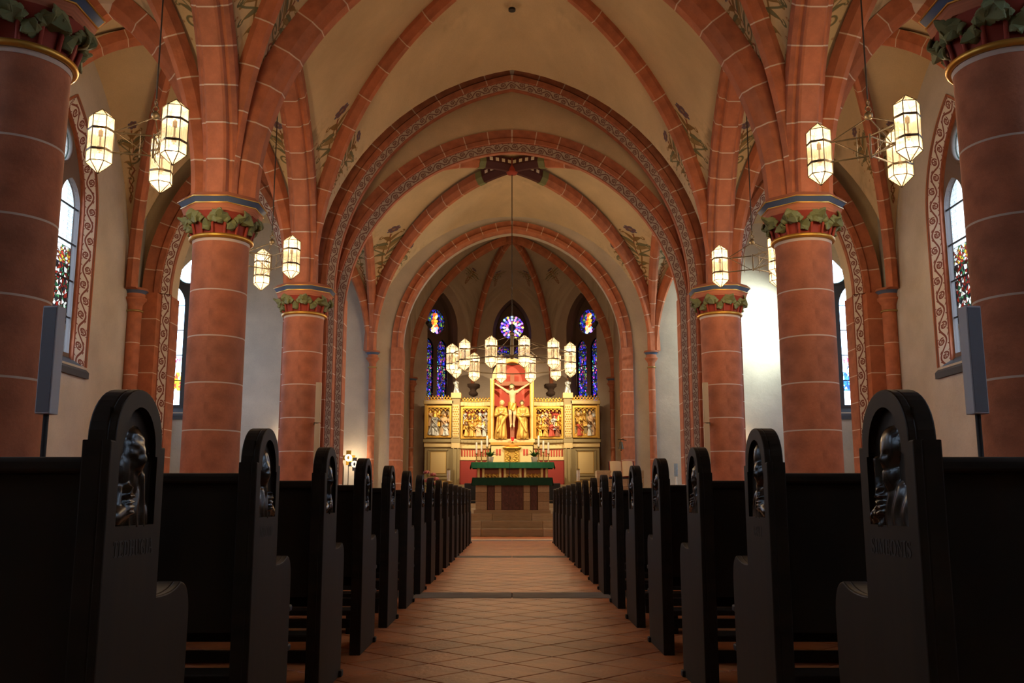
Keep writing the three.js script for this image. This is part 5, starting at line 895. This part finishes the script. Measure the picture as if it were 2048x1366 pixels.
// tall candle stands by the front altar
for (const [x, s] of [[-1.62, 'left'], [1.69, 'right']]) {
  const g = thing('candle_stand', 'brass floor stand with a thick white candle, ' + s + ' of the front altar', 'candle stand', [x, 0.355, -24.5]);
  part('foot', lathe([[0, 0.03], [0.05, 0.06], [0.16, 0.02], [0.17, 0]], 20), M.brass, g); part('stem', lathe([[0.02, 0.04], [0.02, 0.4], [0.045, 0.44], [0.02, 0.48], [0.02, 0.88], [0.05, 0.92], [0.11, 0.96], [0.11, 0.98], [0, 0.98]], 18), M.brass, g); part('candle', lathe([[0, 0.98], [0.042, 0.98], [0.042, 1.25], [0.02, 1.265], [0, 1.262]], 16), M.wax, g); part('candle_cap', cyl(0.045, 0.045, 0.04, 16, 0, 1.27, 0), M.brass, g);
}
{ // flower arrangement
  const g = thing('flower_arrangement', 'pink roses with foliage on a stand left of the altar', 'flowers', [-2.05, 0.355, -24.4]);
  part('stand', lathe([[0.16, 0], [0.16, 0.02], [0.03, 0.05], [0.03, 0.6], [0.13, 0.66], [0.13, 0.78], [0, 0.76]], 18), M.iron, g);
  M.rose = std({ color: 0xc0706a, roughness: 0.8 });
  for (const [x, y, z] of [[-0.12, 1.22, 0], [0.05, 1.16, 0.06], [0.12, 1.05, 0], [-0.04, 1.04, 0.1], [0.02, 0.94, 0.1], [0.16, 0.92, 0.03], [-0.15, 1.0, 0.02]]) { const p = []; for (let k = 0; k < 9; k++) { const a = k * 2.1, r = 0.012 + 0.004 * k; p.push(new THREE.SphereGeometry(0.028 + 0.002 * k, 8, 6, 0, PI).rotateY(a).translate(x + r * Math.sin(a), y - 0.003 * k, z + r * Math.cos(a))); } part('rose', merge(p), M.rose, g); part('flower_stem', rod([x * 0.2, 0.74, 0], [x, y - 0.03, z], 0.005, 6), M.plant, g); }
  leafPlant(g, 24, 0.34, M.plant, 0.72);
}
{ // stone ambo with the open book
  const g = thing('stone_ambo', 'reading desk built of pale stone blocks right of the altar', 'lectern', [2.74, 0.355, -24.5]);
  for (let r = 0; r < 6; r++) for (let k = 0; k < 3; k++) { const w = [0.42, 0.36, 0.42][k] + (r % 2 ? (k === 1 ? 0.1 : -0.05) : 0), x0 = [-0.6, -0.18, 0.18][k] + (r % 2 ? [0, -0.05, 0.05][k] : 0); if (r === 5 && k === 1) continue; part('stone_block', rbox(w - 0.01, 0.2, 0.5, 0.008, x0 + w / 2, 0.105 + r * 0.207, 0), SAND[(r + k) % 3], g); }
  const b = thing('open_book', 'large open book on the stone reading desk', 'book', [2.78, 1.43, -24.32]);
  const tilt = (q) => q.rotateX(PI / 2 - 0.42);
  for (const sd of [-1, 1]) part('page_block', tilt(grid(10, 6, (u, v) => [sd * u * 0.29, 0.03 * Math.sin(u * PI * 0.9) + 0.012, (0.5 - v) * 0.42])).translate(0, 0.2, 0), M.page, b);
  part('cover', tilt(rbox(0.62, 0.012, 0.45, 0.004, 0, 0, 0)).translate(0, 0.2, -0.004), M.deepred, b); part('ribbon', tilt(box(0.012, 0.004, 0.44, 0, 0.02, 0)).translate(0, 0.2, 0.006), M.deepred, b);
  part('book_rest', tilt(rbox(0.66, 0.025, 0.48, 0.005, 0, -0.02, 0.02)).translate(0, 0.2, -0.01), M.black, b);
}
{ // small hanging bell lamp on the right apse jamb
  const g = thing('hanging_bell', 'small dark bell hanging beside the right apse jamb', 'bell', [3.17, 2.24, -27.75]);
  part('bracket', merge([rod([0.2, 0.36, -0.4], [0, 0.36, 0], 0.012), rod([-0.09, 0.36, 0], [0.09, 0.36, 0], 0.014), rod([0, 0.3, 0], [0, 0.36, 0], 0.008)]), M.iron, g); part('bell_body', lathe([[0.0, 0.3], [0.05, 0.28], [0.065, 0.16], [0.09, 0.08], [0.085, 0.08], [0.0, 0.1]], 18), M.iron, g); part('clapper', ball(0.02, 0, 0.05, 0), M.iron, g);
}
// dark seats beside the front altar
for (const sd of [-1, 1]) {
  const g = thing('choir_seat', 'black seat standing ' + (sd < 0 ? 'left' : 'right') + ' of the front stone altar', 'seat', [sd * 1.12 + 0.01, 0.355, -26.0]);
  part('backrest', rbox(0.34, 0.46, 0.05, 0.02, 0, 0.72, 0.18), M.black, g); part('seat', rbox(0.36, 0.07, 0.4, 0.02, 0, 0.45, 0), M.black, g); for (const x of [-1, 1]) for (const z of [-1, 1]) part('leg', box(0.035, 0.42, 0.035, x * 0.15, 0.21, z * 0.17), M.black, g);
}
// two cross-shaped lamps on stands at the left, their light caught by the wall
for (const [x, y, c, w, s] of [[-4.74, 2.07, 0xc8962e, 'gold', 1], [-4.53, 1.88, 0x6e6a6e, 'grey', 0.9]]) {
  const g = thing('cross_lamp', w + ' cross-shaped lamp with a glowing disc on a thin stand', 'lamp', [x, 0, -27.75 + (s < 1 ? 0.18 : 0)]), q = y, m = std({ color: c, roughness: 0.5, metalness: 0.2 });
  part('stand_foot', cyl(0.12, 0.12, 0.02, 20, 0, 0.011, 0), M.iron, g); part('stand_pole', cyl(0.012, 0.012, q - 0.1, 10, 0, (q - 0.1) / 2, 0), M.iron, g);
  part('cross_plate', bevel(poly([[-0.07, 0.21], [0.07, 0.21], [0.07, 0.07], [0.19, 0.07], [0.19, -0.07], [0.07, -0.07], [0.07, -0.21], [-0.07, -0.21], [-0.07, -0.07], [-0.19, -0.07], [-0.19, 0.07], [-0.07, 0.07]].map((p) => [p[0] * s, p[1] * s])), 0.03, 0.004).translate(0, q, 0), m, g);
  part('lamp_disc', cyl(0.105 * s, 0.105 * s, 0.02, 28).rotateX(PI / 2).translate(0, q, 0.04), std({ color: 0xfff3dc, emissive: new THREE.Color().setRGB(1, 0.85, 0.6), emissiveIntensity: 1.3 }), g);
  part('flame_mark', new THREE.SphereGeometry(0.022, 12, 10).scale(1.3, 2.3, 0.4).translate(0, q, 0.055), m, g);
  part('lamp_bulb', ball(0.035, 0, q + 0.03, -0.09), M.bulb, g);
  const l = new THREE.PointLight(WARM, 0.9); l.name = 'cross_lamp_light'; l.position.set(0, q + 0.03, -0.09); l.shadow.radius = 2; g.add(l);
}
// wall lights low on the end wall, half hidden by the far columns
for (const sd of [-1, 1]) {
  const g = thing('wall_light', 'gilt wall light on the end wall behind the farthest ' + (sd < 0 ? 'left' : 'right') + ' column', 'wall light', [sd * 6.72, 2.35, -DT + 0.02]);
  part('back_plate', rbox(0.1, 0.7, 0.03, 0.01, 0, 0, 0.016), M.gold, g); part('arm', rod([0, -0.1, 0.02], [0, 0, 0.14], 0.014), M.gold, g); part('shade', lathe([[0.05, 0], [0.07, 0.16]], 18).translate(0, 0.02, 0.15), M.gold, g); part('light_bulb', ball(0.04, 0, 0.13, 0.15), M.bulb, g);
  const l = new THREE.PointLight(WARM, 1.6); l.name = 'wall_light_light'; l.position.set(0, 0.13, 0.15); l.shadow.radius = 2; g.add(l);
}

{ // dark cabinet with a rounded top beside the left choir pier
  const g = thing('arched_cabinet', 'dark wooden cabinet with rounded top beside the left choir pier', 'cabinet', [-4.32, 0, -22.6]);
  const sh = new THREE.Shape(); sh.moveTo(-0.32, 0.02); sh.lineTo(-0.32, 1.6); sh.absarc(0, 1.6, 0.32, PI, 0, true); sh.lineTo(0.32, 0.02); part('body', bevel(sh, 0.4, 0.01).translate(0, 0, -0.2), M.wood, g); part('plinth', rbox(0.7, 0.08, 0.46, 0.01, 0, 0.04, 0), M.wood, g); part('door_panel', rbox(0.46, 1.3, 0.02, 0.006, 0, 0.85, 0.205), M.wood, g); part('door_knob', ball(0.02, 0.18, 0.9, 0.235, 10, 8), M.brass, g);
}
{ const g = thing('glass_vase_stand', 'slim pale stand against the right end wall', 'stand', [4.72, 0, -27.6]); part('foot', cyl(0.14, 0.14, 0.03, 20, 0, 0.016, 0), M.white, g); part('post', cyl(0.03, 0.03, 1.5, 14, 0, 0.78, 0), M.white, g); part('vase', lathe([[0, 1.53], [0.05, 1.53], [0.055, 1.9], [0.05, 1.9], [0.045, 1.56]], 18), phys({ color: 0xdfe8ee, transmission: 0.8, roughness: 0.2, thickness: 0 }), g); }
// ---------------------------------------------------------------- shadows for every light and mesh, then the picture
scene.traverse((o) => { if (o.isMesh) { o.castShadow = true; o.receiveShadow = true; } if (o.isLight) o.castShadow = true; });
renderer.render(scene, camera);
